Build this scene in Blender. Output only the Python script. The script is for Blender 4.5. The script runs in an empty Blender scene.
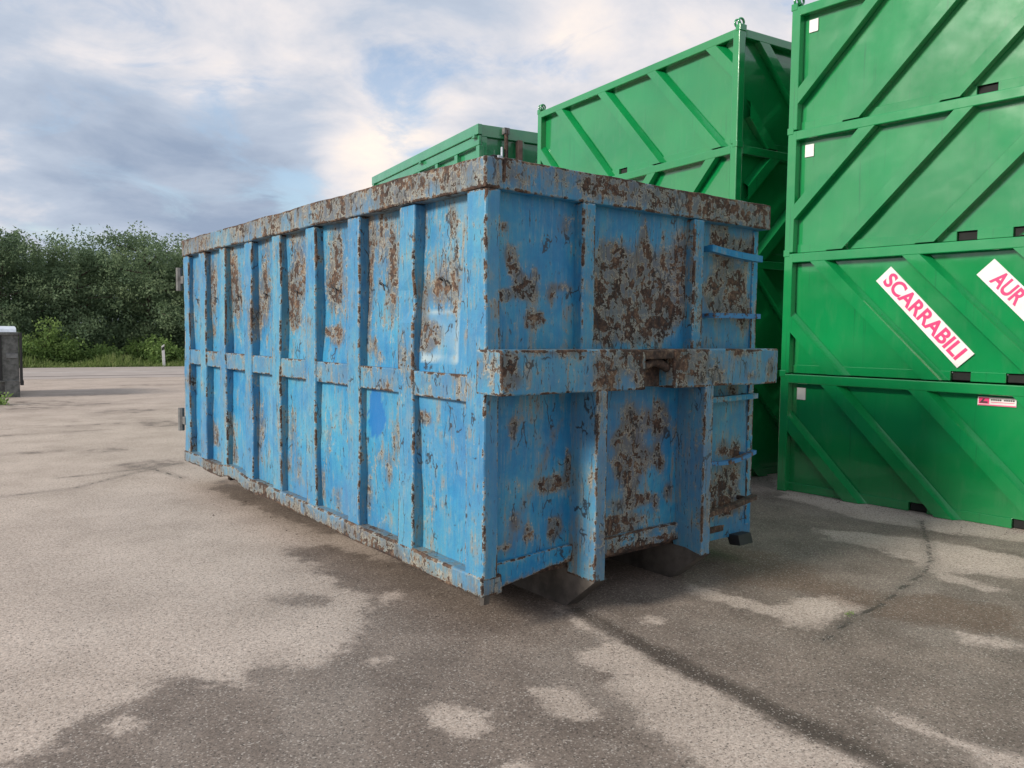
import bpy, math, random
import numpy as np
from math import radians, sin, cos, pi, sqrt, exp
from mathutils import Vector, Matrix, noise as mnoise

# ------------------------------------------------------------------ camera, sky, sun, exposure
scene = bpy.context.scene
COL = scene.collection
cam_data = bpy.data.cameras.new('camera')
cam = bpy.data.objects.new('camera', cam_data)
COL.objects.link(cam)
scene.camera = cam
cam_data.sensor_width = 36.0
cam_data.lens = 799.57 / 1024 * 36.0
cam_data.clip_start = 0.05
cam_data.clip_end = 3000
CAM = Vector((-2.4886, -3.3956, 1.6296))
yaw, pit, rol = 0.66696, 0.06293, 0.01151
fw = Vector((sin(yaw) * cos(pit), cos(yaw) * cos(pit), -sin(pit)))
rt = Vector((cos(yaw), -sin(yaw), 0))
up = rt.cross(fw)
rt2 = rt * cos(rol) + up * sin(rol)
up2 = -rt * sin(rol) + up * cos(rol)
cam.matrix_world = Matrix(((rt2.x, up2.x, -fw.x, CAM.x), (rt2.y, up2.y, -fw.y, CAM.y),
                           (rt2.z, up2.z, -fw.z, CAM.z), (0, 0, 0, 1)))

scene.view_settings.view_transform = 'Standard'
scene.view_settings.look = 'None'
scene.view_settings.gamma = 1
scene.view_settings.use_curve_mapping = False
scene.view_settings.exposure = 0.98
scene.render.engine = 'CYCLES'
scene.cycles.max_bounces = 4; scene.cycles.diffuse_bounces = 2; scene.cycles.glossy_bounces = 2; scene.cycles.transmission_bounces = 3
scene.render.resolution_x, scene.render.resolution_y = 1024, 768

SUN_AZ = radians(-84)      # from +y towards +x
SUN_EL = radians(27)
world = bpy.data.worlds.new('World')
scene.world = world
world.use_nodes = True


class NT:
    """small node helper"""
    def __init__(s, tree):
        s.t = tree; s.n = tree.nodes; s.l = tree.links
    def new(s, typ, **kw):
        nd = s.n.new(typ)
        for k, v in kw.items():
            setattr(nd, k, v)
        return nd
    def link(s, a, b): s.l.new(a, b)
    def put(s, sock, v):
        if v is None: return
        if hasattr(v, 'links') or isinstance(v, bpy.types.NodeSocket): s.l.new(v, sock)
        else: sock.default_value = v
    def math(s, op, a, b=None, c=None, clamp=False):
        nd = s.new('ShaderNodeMath', operation=op, use_clamp=clamp)
        s.put(nd.inputs[0], a); s.put(nd.inputs[1], b); s.put(nd.inputs[2], c)
        return nd.outputs[0]
    def add(s, a, b, **k): return s.math('ADD', a, b, **k)
    def mul(s, a, b, **k): return s.math('MULTIPLY', a, b, **k)
    def vmath(s, op, a, b=None, scale=None):
        nd = s.new('ShaderNodeVectorMath', operation=op)
        s.put(nd.inputs[0], a); s.put(nd.inputs[1], b)
        if scale is not None: s.put(nd.inputs['Scale'], scale)
        return nd.outputs['Value'] if op in ('DOT_PRODUCT', 'LENGTH') else nd.outputs['Vector']
    def noise(s, vec, scale, detail=4, rough=0.5, dist=0.0, lac=2.0):
        nd = s.new('ShaderNodeTexNoise')
        s.put(nd.inputs['Vector'], vec); nd.inputs['Scale'].default_value = scale
        nd.inputs['Detail'].default_value = detail; nd.inputs['Roughness'].default_value = rough
        nd.inputs['Distortion'].default_value = dist; nd.inputs['Lacunarity'].default_value = lac
        return nd.outputs[0]
    def mapping(s, vec, scale=(1, 1, 1), loc=(0, 0, 0), rot=(0, 0, 0)):
        nd = s.new('ShaderNodeMapping')
        s.put(nd.inputs['Vector'], vec); nd.inputs['Scale'].default_value = scale
        nd.inputs['Location'].default_value = loc; nd.inputs['Rotation'].default_value = rot
        return nd.outputs[0]
    def ramp(s, fac, lo, hi, a=0.0, b=1.0, smooth=True):
        nd = s.new('ShaderNodeMapRange', interpolation_type='SMOOTHSTEP' if smooth else 'LINEAR')
        s.put(nd.inputs['Value'], fac); nd.inputs['From Min'].default_value = lo; nd.inputs['From Max'].default_value = hi
        nd.inputs['To Min'].default_value = a; nd.inputs['To Max'].default_value = b
        return nd.outputs[0]
    def mix(s, fac, a, b, mode='MIX'):
        nd = s.new('ShaderNodeMix', data_type='RGBA', blend_type=mode)
        s.put(nd.inputs[0], fac)
        for i, v in ((6, a), (7, b)):
            if isinstance(v, (tuple, list)): nd.inputs[i].default_value = (*v[:3], 1)
            else: s.l.new(v, nd.inputs[i])
        return nd.outputs[2]
    def cramp(s, fac, stops):
        nd = s.new('ShaderNodeValToRGB'); s.put(nd.inputs[0], fac)
        el = nd.color_ramp.elements
        while len(el) < len(stops): el.new(0.5)
        for e, (p, c) in zip(el, stops):
            e.position = p; e.color = (*c, 1)
        return nd.outputs[0]


# sky: Nishita daylight behind a broken layer of cloud
W = NT(world.node_tree)
W.n.clear()
sky = W.new('ShaderNodeTexSky', sky_type='NISHITA', sun_disc=False)
sky.sun_elevation = SUN_EL
sky.sun_rotation = SUN_AZ
sky.air_density = 1.0; sky.dust_density = 1.5
bg_sky = W.new('ShaderNodeBackground'); bg_sky.inputs['Strength'].default_value = 0.10
W.link(sky.outputs[0], bg_sky.inputs['Color'])
tc = W.new('ShaderNodeTexCoord').outputs['Generated']
nd = W.vmath('NORMALIZE', tc)
sx = W.new('ShaderNodeSeparateXYZ'); W.link(nd, sx.inputs[0])
zz = W.add(W.math('MAXIMUM', sx.outputs[2], 0.0), 0.22)
cx = W.new('ShaderNodeCombineXYZ')
W.link(W.math('DIVIDE', sx.outputs[0], zz), cx.inputs[0])
W.link(W.math('DIVIDE', sx.outputs[1], zz), cx.inputs[1])
cp = W.mapping(cx.outputs[0], loc=(3.1, 1.7, 0.4))
big = W.noise(cp, 1.05, 3, 0.5, 0.3)
fine = W.noise(cp, 2.6, 6, 0.58, 0.25)
shade = W.add(W.add(W.mul(big, 0.75), W.mul(fine, 0.85)), -.15)           # about 0.65 in the mean
gap = W.add(W.mul(W.add(W.noise(W.mapping(cx.outputs[0], loc=(8.3, 2.2, 5)), 2.8, 7, 0.62, 0.6), -.5), 1.25), .5)
BLOBS = [('d', .218, .95, .226, 40.5, -.20), ('d', .154, .977, .147, 60, -.12), ('d', .382, .911, .154, 150, -.20),
         ('b', .32, .899, .298, 105, .20), ('b', .177, .931, .321, 134, .18), ('b', .467, .862, .195, 300, .38),
         ('b', .506, .824, .256, 288, .16), ('b', .60, .735, .317, 93, .04), ('b', .719, .60, .351, 73, .05), ('b', .109, .986, .128, 330, .12),
         ('g', .425, .886, .185, 1500, .17), ('g', .387, .907, .168, 2200, .15), ('g', .352, .922, .160, 2500, .13), ('g', .498, .833, .241, 600, .29), ('g', .227, .934, .275, 4000, .24),
         ('g', .45, .843, .295, 1200, .15), ('g', .298, .918, .261, 1200, .13)]
for k, x, y, z, kk, amp in BLOBS:
    dp = W.vmath('DOT_PRODUCT', nd, (x, y, z))
    g = W.mul(W.math('EXPONENT', W.mul(W.add(dp, -1.0), 2 * kk * 0.7)), amp)
    if k == 'g': gap = W.add(gap, g)
    else: shade = W.add(shade, g)
ccol = W.cramp(W.ramp(shade, 0.28, 1.0, smooth=False), [(0.0, (.165, .205, .275)), (0.40, (.27, .305, .365)), (0.66, (.43, .415, .425)), (1.0, (.62, .53, .45))])
bg_c = W.new('ShaderNodeBackground'); W.link(ccol, bg_c.inputs['Color']); bg_c.inputs['Strength'].default_value = 1.0
mx = W.new('ShaderNodeMixShader')
W.link(W.ramp(gap, 0.52, 0.88, 0.0, 0.8), mx.inputs[0])
W.link(bg_c.outputs[0], mx.inputs[1]); W.link(bg_sky.outputs[0], mx.inputs[2])
wo = W.new('ShaderNodeOutputWorld'); W.link(mx.outputs[0], wo.inputs['Surface'])

sun_d = bpy.data.lights.new('sun', 'SUN')
sun_d.energy = 2.2; sun_d.angle = radians(13); sun_d.color = (1.0, 0.92, 0.82)
sun = bpy.data.objects.new('sun', sun_d); COL.objects.link(sun)
sdir = Vector((sin(SUN_AZ) * cos(SUN_EL), cos(SUN_AZ) * cos(SUN_EL), sin(SUN_EL)))
sun.rotation_euler = sdir.to_track_quat('Z', 'Y').to_euler()
sun.location = (-20, 5, 20)

# ------------------------------------------------------------------ measured marks (metres): stains and other dark or pale areas on the paving, rust on the blue container
DARK= [[(-2.21, -0.14), (-2.19, 0.05), (-1.99, 0.06), (-1.79, 0.35), (-1.68, 0.31), (-1.53, 0.43), (-1.4, 0.4), (-1.37, 0.27), (-1.25, 0.16), (-1.08, 0.34), (-1.0, 0.24), (-0.83, 0.24), (-0.62, 0.32), (-0.41, 0.58), (-0.24, 0.76), (-0.18, 0.94), (-0.23, 1.09), (-0.2, 1.43), (-0.19, 1.94), (-0.11, 2.28), (0.16, 2.19), (0.21, 1.65), (0.56, 1.4), (1.32, 0.85), (1.79, 0.51), (5.9, 2.34), (4.69, 1.03), (4.64, 0.01), (4.83, -1.17), (0.75, -2.46), (-0.28, -1.68), (-2.22, -0.22)], [(-0.67, 1.25), (-0.51, 1.2), (-0.4, 1.05), (-0.45, 0.98), (-0.67, 1.14)], [(0.03, 2.1), (0.1, 1.99), (0.0, 1.86), (-0.12, 2.02)], [(0.4, 5.32), (0.55, 3.66), (0.55, 2.28), (0.29, 2.47), (0.17, 3.42), (0.17, 4.93)]]  # outlines of darker paving, with ground under and right of the container
LIGHT= [[(0.64, 0.13), (0.67, -0.22), (0.55, -0.63), (0.47, -1.09), (0.44, -1.43), (0.45, -1.75), (0.42, -2.05), (-0.11, -1.73), (-0.1, -1.54), (-0.04, -1.39), (-0.04, -1.24), (0.02, -1.12), (0.11, -0.89), (0.21, -0.72), (0.26, -0.49), (0.4, -0.49), (0.5, -0.43), (0.51, -0.22)], [(1.65, -0.06), (1.69, -0.31), (1.71, -0.63), (1.94, -0.68), (2.21, -0.76), (2.15, -0.97), (1.84, -1.0), (1.58, -1.0), (1.51, -0.89), (1.51, -0.59), (1.49, -0.31)], [(3.73, 0.3), (3.96, -0.07), (4.13, -0.48), (4.17, -0.98), (4.15, -1.26), (3.6, -1.44), (3.39, -1.02), (3.26, -0.8), (3.56, -0.36), (3.43, -0.02)], [(3.29, -0.83), (3.23, -1.12), (3.18, -1.35), (3.06, -1.31), (3.07, -1.06)], [(0.91, -1.74), (0.94, -1.92), (0.93, -2.3), (0.81, -2.27), (0.81, -1.98), (0.87, -1.79)], [(0.87, -0.26), (0.96, -0.33), (0.93, -0.45), (0.83, -0.41)], [(-0.72, -0.53), (-0.61, -0.52), (-0.53, -0.71), (-0.58, -0.83), (-0.68, -0.82), (-0.75, -0.66)], [(-0.18, -0.69), (-0.07, -0.75), (-0.07, -0.97), (-0.13, -1.06), (-0.24, -0.96), (-0.24, -0.82)], [(-0.68, 0.12), (-0.56, 0.11), (-0.56, 0.03), (-0.67, 0.01)], [(-0.76, -1.04), (-0.63, -1.11), (-0.69, -1.29), (-0.89, -1.14)], [(0.27, -0.7), (0.2, -0.95), (0.07, -1.16), (0.04, -1.02)], [(-1.83, 0.19), (-1.73, 0.19), (-1.68, 0.1), (-1.78, 0.05)], [(5.15, 1.61), (4.97, 0.66), (4.99, -0.09), (5.07, -0.95), (4.7, -1.08), (4.48, -0.32), (4.38, 0.34), (4.65, 1.24)], [(2.21, -1.51), (2.23, -1.71), (2.24, -1.85), (2.08, -1.76), (2.09, -1.57)], [(0.03, 0.95), (0.03, 0.86), (-0.12, 0.78), (-0.24, 0.78), (-0.14, 0.89)]]
BROWN= [[(2.68, -0.14), (2.44, -0.81), (2.76, -1.28), (2.87, -1.63), (2.37, -1.81), (2.16, -1.37), (2.04, -1.02), (2.12, -0.57), (1.89, -0.28), (1.94, 0.09), (2.47, 0.14)], [(2.6, 0.62), (2.74, -0.02), (2.46, -0.28), (2.28, 0.09)]]
RUT = [[(0.69, 0.01), (0.6, -0.59), (0.56, -1.02), (0.54, -1.37), (0.5, -1.72), (0.47, -2.02)]]
CRACK = [[(4.76, -0.12), (4.28, -0.38), (3.54, -0.76), (3.17, -0.88), (2.65, -0.96), (2.26, -1.03), (1.86, -1.06), (1.46, -1.14)], [(-1.64, 5.64), (-0.98, 5.73), (-0.34, 6.28), (0.33, 6.75)], [(0.99, 25.75), (3.43, 25.78), (6.32, 28.08)], [(-1.06, 11.62), (0.39, 12.46), (1.65, 12.07)], [(0.07, 5.7), (-0.05, 6.57), (-1.01, 6.44)]]
BLOT = [(-0.12, 8.37, 0.21, 0.31), (0.02, 6.87, 0.31, 0.41), (-0.48, 10.79, 0.67, 0.28), (1.36, 13.81, 0.48, 0.67), (0.31, 11.58, 0.49, 0.33), (0.71, 15.75, 0.81, 0.66), (-0.9, 8.67, 0.38, 0.2), (3.66, 21.61, 0.69, 0.57), (1.59, 18.42, 0.7, 0.52), (1.28, 11.32, 0.27, 0.86), (-0.07, 16.21, 0.8, 1.68)]
FRONT= [(0.21, 2.06, 0.028, 0.048, 1), (0.24, 2.0, 0.028, 0.054, 1), (0.29, 1.92, 0.035, 0.049, 1), (0.33, 1.87, 0.065, 0.044, 1.2), (0.18, 1.84, 0.041, 0.027, 1), (0.34, 1.71, 0.029, 0.044, 0.9), (0.43, 1.72, 0.03, 0.039, 0.9), (0.51, 1.85, 0.03, 0.051, 0.8), (0.39, 1.97, 0.029, 0.033, 0.7), (0.6, 1.9, 0.07, 0.029, 0.6), (0.18, 2.21, 0.027, 0.027, 0.6), (0.61, 2.25, 0.062, 0.068, 0.5), (1.24, 1.97, 0.262, 0.111, 1), (1.07, 1.84, 0.142, 0.097, 1), (1.38, 1.79, 0.212, 0.101, 1.1), (0.94, 1.69, 0.103, 0.096, 0.9), (1.43, 1.95, 0.115, 0.164, 1), (1.16, 1.66, 0.229, 0.062, 1), (1.29, 2.19, 0.037, 0.136, 1), (1.1, 2.08, 0.088, 0.085, 0.8), (1.61, 2.15, 0.07, 0.141, 0.8), (1.57, 1.86, 0.12, 0.09, 0.7), (1.72, 2.0, 0.051, 0.163, 0.6), (0.97, 2.14, 0.068, 0.071, 0.5), (0.89, 1.9, 0.067, 0.119, 0.5), (2.12, 2.1, 0.067, 0.177, 1), (2.31, 2.26, 0.141, 0.056, 0.9), (2.05, 2.28, 0.088, 0.094, 0.7), (1.99, 1.94, 0.088, 0.095, 0.9), (2.21, 1.88, 0.162, 0.097, 0.9), (2.39, 1.75, 0.096, 0.085, 0.7), (2.28, 2.02, 0.07, 0.139, 0.6), (0.24, 1.11, 0.028, 0.05, 1), (0.54, 1.06, 0.031, 0.041, 0.5), (0.54, 0.76, 0.086, 0.035, 1.3), (0.66, 0.86, 0.024, 0.083, 1.1), (0.26, 0.57, 0.029, 0.051, 1), (0.35, 0.5, 0.029, 0.046, 1), (0.55, 0.5, 0.039, 0.059, 1), (0.6, 0.51, 0.032, 0.048, 0.7), (0.22, 0.45, 0.036, 0.023, 0.6), (0.11, 0.44, 0.048, 0.022, 0.8), (1.2, 1.0, 0.083, 0.164, 1.2), (1.09, 0.98, 0.062, 0.044, 0.9), (1.48, 1.07, 0.078, 0.104, 1.1), (1.27, 0.84, 0.132, 0.058, 0.9), (1.21, 0.68, 0.046, 0.064, 0.7), (1.18, 0.78, 0.11, 0.089, 0.8), (1.46, 0.85, 0.029, 0.059, 0.8), (1.51, 0.78, 0.03, 0.053, 0.8), (1.57, 0.61, 0.03, 0.054, 0.8), (1.45, 0.53, 0.029, 0.04, 0.8), (1.24, 0.57, 0.189, 0.032, 1), (1.1, 0.46, 0.202, 0.038, 1), (1.04, 0.41, 0.125, 0.057, 0.8), (1.34, 0.31, 0.254, 0.053, 0.9), (1.02, 0.27, 0.125, 0.076, 0.8), (0.96, 0.87, 0.034, 0.025, 0.8), (1.66, 1.0, 0.031, 0.08, 0.7), (1.34, 1.09, 0.028, 0.064, 0.6), (2.21, 0.57, 0.117, 0.101, 1.1), (2.13, 0.48, 0.092, 0.072, 1), (2.32, 0.74, 0.059, 0.101, 0.9), (2.26, 1.25, 0.047, 0.05, 0.9), (2.28, 0.39, 0.119, 0.044, 0.8), (2.18, 0.83, 0.069, 0.057, 0.6)]
RAILF= [(0.12, 2.48, 0.04, 0.052, 1), (0.22, 2.45, 0.034, 0.053, 0.8), (0.09, 2.51, 0.033, 0.031, 0.6), (0.74, 2.48, 0.08, 0.051, 0.8), (0.94, 2.48, 0.101, 0.052, 0.9), (1.16, 2.47, 0.125, 0.048, 1), (1.39, 2.46, 0.094, 0.049, 0.8), (1.63, 2.48, 0.161, 0.051, 1.1), (1.88, 2.48, 0.128, 0.065, 1), (2.1, 2.46, 0.18, 0.054, 1.1), (2.41, 2.48, 0.048, 0.069, 0.9), (0.51, 2.49, 0.06, 0.044, 0.5)]
BEAMF= [(0.03, 1.43, 0.026, 0.072, 0.9), (0.09, 1.39, 0.027, 0.042, 0.8), (0.06, 1.49, 0.04, 0.041, 0.7), (0.75, 1.44, 0.081, 0.068, 0.9), (0.74, 1.34, 0.081, 0.029, 0.7), (1.03, 1.42, 0.043, 0.095, 0.9), (1.46, 1.49, 0.157, 0.05, 1.1), (1.56, 1.4, 0.08, 0.063, 0.9), (1.41, 1.39, 0.038, 0.099, 1), (1.76, 1.36, 0.052, 0.052, 1), (1.99, 1.52, 0.088, 0.027, 0.8), (2.13, 1.37, 0.045, 0.027, 0.6), (2.34, 1.41, 0.036, 0.083, 0.7), (0.94, 1.48, 0.068, 0.07, 0.8), (0.4, 1.53, 0.148, 0.016, 0.6), (1.11, 1.53, 0.143, 0.036, 1)]
SIDE= [(0.66, 1.6, 0.067, 0.065, 1.4), (0.6, 1.62, 0.066, 0.047, 1.2), (0.51, 1.92, 0.053, 0.081, 0.9), (0.57, 1.87, 0.054, 0.052, 0.8), (0.38, 1.9, 0.03, 0.124, 0.8), (0.42, 2.3, 0.061, 0.079, 0.5), (0.74, 2.3, 0.034, 0.107, 0.6), (0.7, 1.82, 0.034, 0.119, 0.5), (0.7, 1.13, 0.057, 0.036, 0.9), (0.65, 1.11, 0.056, 0.03, 0.6), (0.77, 0.79, 0.035, 0.099, 0.6), (0.6, 0.6, 0.033, 0.121, 0.4), (0.76, 0.45, 0.047, 0.062, 0.5), (0.4, 1.07, 0.031, 0.046, 0.5), (1.4, 1.91, 0.035, 0.331, 0.9), (1.4, 2.27, 0.042, 0.164, 0.8), (1.24, 2.29, 0.094, 0.16, 0.5), (1.08, 1.87, 0.038, 0.139, 0.8), (1.1, 2.15, 0.051, 0.189, 0.6), (1.32, 1.54, 0.041, 0.053, 0.7), (1.25, 1.45, 0.04, 0.066, 0.6), (1.39, 0.56, 0.042, 0.205, 0.7), (1.12, 0.74, 0.052, 0.118, 0.7), (1.22, 0.32, 0.068, 0.101, 0.4), (1.25, 0.82, 0.054, 0.067, 0.5), (1.03, 0.94, 0.038, 0.128, 0.6), (1.99, 1.95, 0.058, 0.101, 1), (1.86, 2.03, 0.048, 0.211, 0.6), (2.04, 1.63, 0.136, 0.022, 1.2), (1.88, 1.59, 0.081, 0.05, 1.1), (1.91, 2.28, 0.097, 0.176, 0.5), (2.08, 0.53, 0.051, 0.113, 0.7), (1.96, 0.84, 0.05, 0.147, 0.6), (1.84, 0.42, 0.048, 0.109, 0.6), (2.0, 0.24, 0.102, 0.045, 0.4), (2.63, 1.97, 0.138, 0.07, 1.2), (2.69, 1.85, 0.099, 0.095, 1.1), (2.55, 2.07, 0.096, 0.077, 0.8), (2.61, 1.72, 0.078, 0.055, 0.8), (2.62, 2.38, 0.137, 0.093, 0.5), (2.51, 2.18, 0.076, 0.092, 0.6), (2.66, 0.84, 0.08, 0.161, 0.6), (2.53, 0.54, 0.058, 0.159, 0.5), (2.75, 0.55, 0.041, 0.065, 0.8), (3.23, 1.97, 0.068, 0.185, 0.7), (3.35, 1.81, 0.069, 0.171, 0.6), (3.18, 2.39, 0.066, 0.165, 0.5), (3.32, 0.86, 0.07, 0.174, 0.6), (3.4, 0.59, 0.071, 0.106, 0.6), (3.96, 2.05, 0.106, 0.127, 0.9), (4.0, 2.28, 0.107, 0.127, 0.7), (3.91, 1.82, 0.079, 0.182, 0.5), (4.05, 0.6, 0.082, 0.208, 0.7), (3.98, 0.47, 0.067, 0.047, 1), (4.57, 2.07, 0.075, 0.194, 0.9), (4.65, 1.63, 0.092, 0.059, 0.9), (4.57, 0.6, 0.091, 0.08, 1.2), (4.68, 0.73, 0.062, 0.201, 0.6), (5.24, 2.1, 0.068, 0.165, 0.8), (5.27, 0.57, 0.087, 0.064, 0.9)]

# ------------------------------------------------------------------ helpers
rnd = random.Random(7)


def pn(x, y, z, s=1.0, o=3):
    return mnoise.fractal(Vector((x * s, y * s, z * s)), 1.0, 2.0, o)


def link(o, parent=None):
    COL.objects.link(o)
    if parent is not None: o.parent = parent
    return o


def empty(name, loc, rz=0.0, label=None, cat=None, group=None):
    o = bpy.data.objects.new(name, None)
    o.empty_display_size = 0.3
    o.location = loc; o.rotation_euler = (0, 0, rz)
    COL.objects.link(o)
    return tag(o, label, cat, group)


def tag(o, label=None, cat=None, group=None, kind=None):
    if label: o['label'] = label
    if cat: o['category'] = cat
    if group: o['group'] = group
    if kind: o['kind'] = kind
    return o


class MB:
    """collects faces of ONE piece; every vertex carries wear = (rust, edge, fresh, pale)"""
    def __init__(s):
        s.v = []; s.f = []; s.e = []
    def quad(s, a, b, c, d, e=0.0):
        i = len(s.v); s.v += [a, b, c, d]; s.e += [e] * 4; s.f.append((i, i + 1, i + 2, i + 3)); return s
    def grid(s, o, u, w, us, vs, edge=False):
        """o + u*us + w*vs"""
        o, u, w = Vector(o), Vector(u), Vector(w)
        i0 = len(s.v); nu, nv = len(us), len(vs)
        for j in range(nv):
            for i in range(nu):
                s.v.append(tuple(o + u * us[i] + w * vs[j]))
                s.e.append(1.0 if edge and (i in (0, nu - 1) or j in (0, nv - 1)) else 0.0)
        for j in range(nv - 1):
            for i in range(nu - 1):
                a = i0 + j * nu + i
                s.f.append((a, a + 1, a + nu + 1, a + nu))
        return s
    def box(s, x0, x1, y0, y1, z0, z1, sub=0.15, c=0.006):
        """box with softened, subdivided edges"""
        lo = (x0, y0, z0); hi = (x1, y1, z1)
        cc = min(c, (x1 - x0) * .3, (y1 - y0) * .3, (z1 - z0) * .3)
        ins = 0.018
        def line(a, b):
            L = b - a; i2 = min(ins, L * .3)
            n = max(1, int(round((L - 2 * i2) / sub)))
            return [a, a + cc] + ([a + i2] if i2 > cc * 1.2 else []) + [a + i2 + (L - 2 * i2) * k / n for k in range(1, n)] + ([b - i2] if i2 > cc * 1.2 else []) + [b - cc, b]
        ax = [line(lo[k], hi[k]) for k in range(3)]
        for k in range(3):
            a, b = (k + 1) % 3, (k + 2) % 3
            for side in (0, 1):
                i0 = len(s.v); na, nb = len(ax[a]), len(ax[b])
                for q, vb in enumerate(ax[b]):
                    for p_, va in enumerate(ax[a]):
                        P = [0, 0, 0]; P[k] = hi[k] if side else lo[k]; P[a] = va; P[b] = vb
                        Q = [min(max(P[t], lo[t] + cc), hi[t] - cc) for t in range(3)]
                        D = Vector(P) - Vector(Q)
                        if D.length > 1e-9: P = tuple(Vector(Q) + D.normalized() * cc)
                        s.v.append(tuple(P))
                        s.e.append(1.0 if (p_ in (0, 1, na - 1, na - 2) or q in (0, 1, nb - 1, nb - 2)) else 0.0)
                for q in range(nb - 1):
                    for p_ in range(na - 1):
                        w = i0 + q * na + p_
                        f = (w, w + 1, w + na + 1, w + na)
                        s.f.append(f if side else f[::-1])
        return s
    def tube(s, pts, rad, n=8, cap=True):
        pts = [Vector(p) for p in pts]
        rings = []
        rads = rad if isinstance(rad, (list, tuple)) else [rad] * len(pts)
        ref = None
        for i, p in enumerate(pts):
            t = (pts[min(i + 1, len(pts) - 1)] - pts[max(i - 1, 0)]).normalized()
            if ref is None: ref = t.orthogonal().normalized()
            ref = (ref - t * ref.dot(t)).normalized()
            b = t.cross(ref)
            i0 = len(s.v); rings.append(i0)
            for k in range(n):
                a = 2 * pi * k / n
                s.v.append(tuple(p + (ref * cos(a) + b * sin(a)) * rads[i])); s.e.append(0.3)
        for i in range(len(rings) - 1):
            for k in range(n):
                a, b2 = rings[i] + k, rings[i] + (k + 1) % n
                s.f.append((a, b2, rings[i + 1] + (k + 1) % n, rings[i + 1] + k))
        if cap:
            s.f.append(tuple(rings[0] + k for k in range(n))[::-1]); s.f.append(tuple(rings[-1] + k for k in range(n)))
        return s
    def prism(s, poly, ax, a0, a1):
        """extrude a 2-D polygon along axis ax between a0 and a1"""
        def P(p, a):
            q = list(p); q.insert(ax, a); return tuple(q)
        n = len(poly)
        i = len(s.v); s.v += [P(p, a0) for p in poly]; s.e += [0.6] * n; s.f.append(tuple(range(i, i + n)))
        i = len(s.v); s.v += [P(p, a1) for p in poly]; s.e += [0.6] * n; s.f.append(tuple(range(i + n - 1, i - 1, -1)))
        for k in range(n):
            a, b = poly[k], poly[(k + 1) % n]
            s.quad(P(a, a0), P(a, a1), P(b, a1), P(b, a0), 0.5)
        return s
    def build(s, name, mat, parent=None, disp=None, wear=None, smooth=False, base=0.0, loc=None):
        v = s.v
        me = bpy.data.meshes.new(name)
        col = np.zeros((len(v), 4), dtype=np.float32)
        col[:, 1] = s.e; col[:, 0] = base
        if wear:
            for i, p in enumerate(v):
                r, fr, pa = wear(*p); col[i, 0] += r; col[i, 2] = fr; col[i, 3] = pa
        if disp: v = [disp(*p) for p in v]
        me.from_pydata(v, [], s.f)
        at = me.attributes.new('wear', 'FLOAT_COLOR', 'POINT')
        at.data.foreach_set('color', col.ravel())
        if smooth: me.polygons.foreach_set('use_smooth', [True] * len(me.polygons))
        me.materials.append(mat)
        me.update()
        o = bpy.data.objects.new(name, me)
        if loc: o.location = loc
        return link(o, parent)


def lin(a, b, step):
    n = max(1, int(round((b - a) / step)))
    return [a + (b - a) * k / n for k in range(n + 1)]


# ------------------------------------------------------------------ materials
def new_mat(name):
    m = bpy.data.materials.new(name); m.use_nodes = True
    T = NT(m.node_tree); T.n.clear()
    out = T.new('ShaderNodeOutputMaterial'); b = T.new('ShaderNodeBsdfPrincipled')
    T.link(b.outputs[0], out.inputs['Surface'])
    return m, T, b


def bump(T, b, h, strength=0.3, dist=0.01):
    nd = T.new('ShaderNodeBump'); nd.inputs['Strength'].default_value = strength; nd.inputs['Distance'].default_value = dist
    T.put(nd.inputs['Height'], h); T.link(nd.outputs[0], b.inputs['Normal'])


def wear_attr(T):
    a = T.new('ShaderNodeAttribute', attribute_name='wear')
    s = T.new('ShaderNodeSeparateColor'); T.link(a.outputs['Color'], s.inputs[0])
    return s.outputs[0], s.outputs[1], s.outputs[2], a.outputs['Alpha']


def rust_colour(T, P):
    rn = T.noise(P, 30, 5, 0.7)
    rn2 = T.noise(P, 5.0, 3, 0.6)
    return T.cramp(T.add(T.mul(rn, .75), T.mul(rn2, .4)), [(.38, (.012, .010, .009)), (.50, (.032, .022, .018)), (.60, (.075, .045, .032)), (.68, (.15, .098, .064)), (.78, (.26, .23, .17))])


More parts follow.
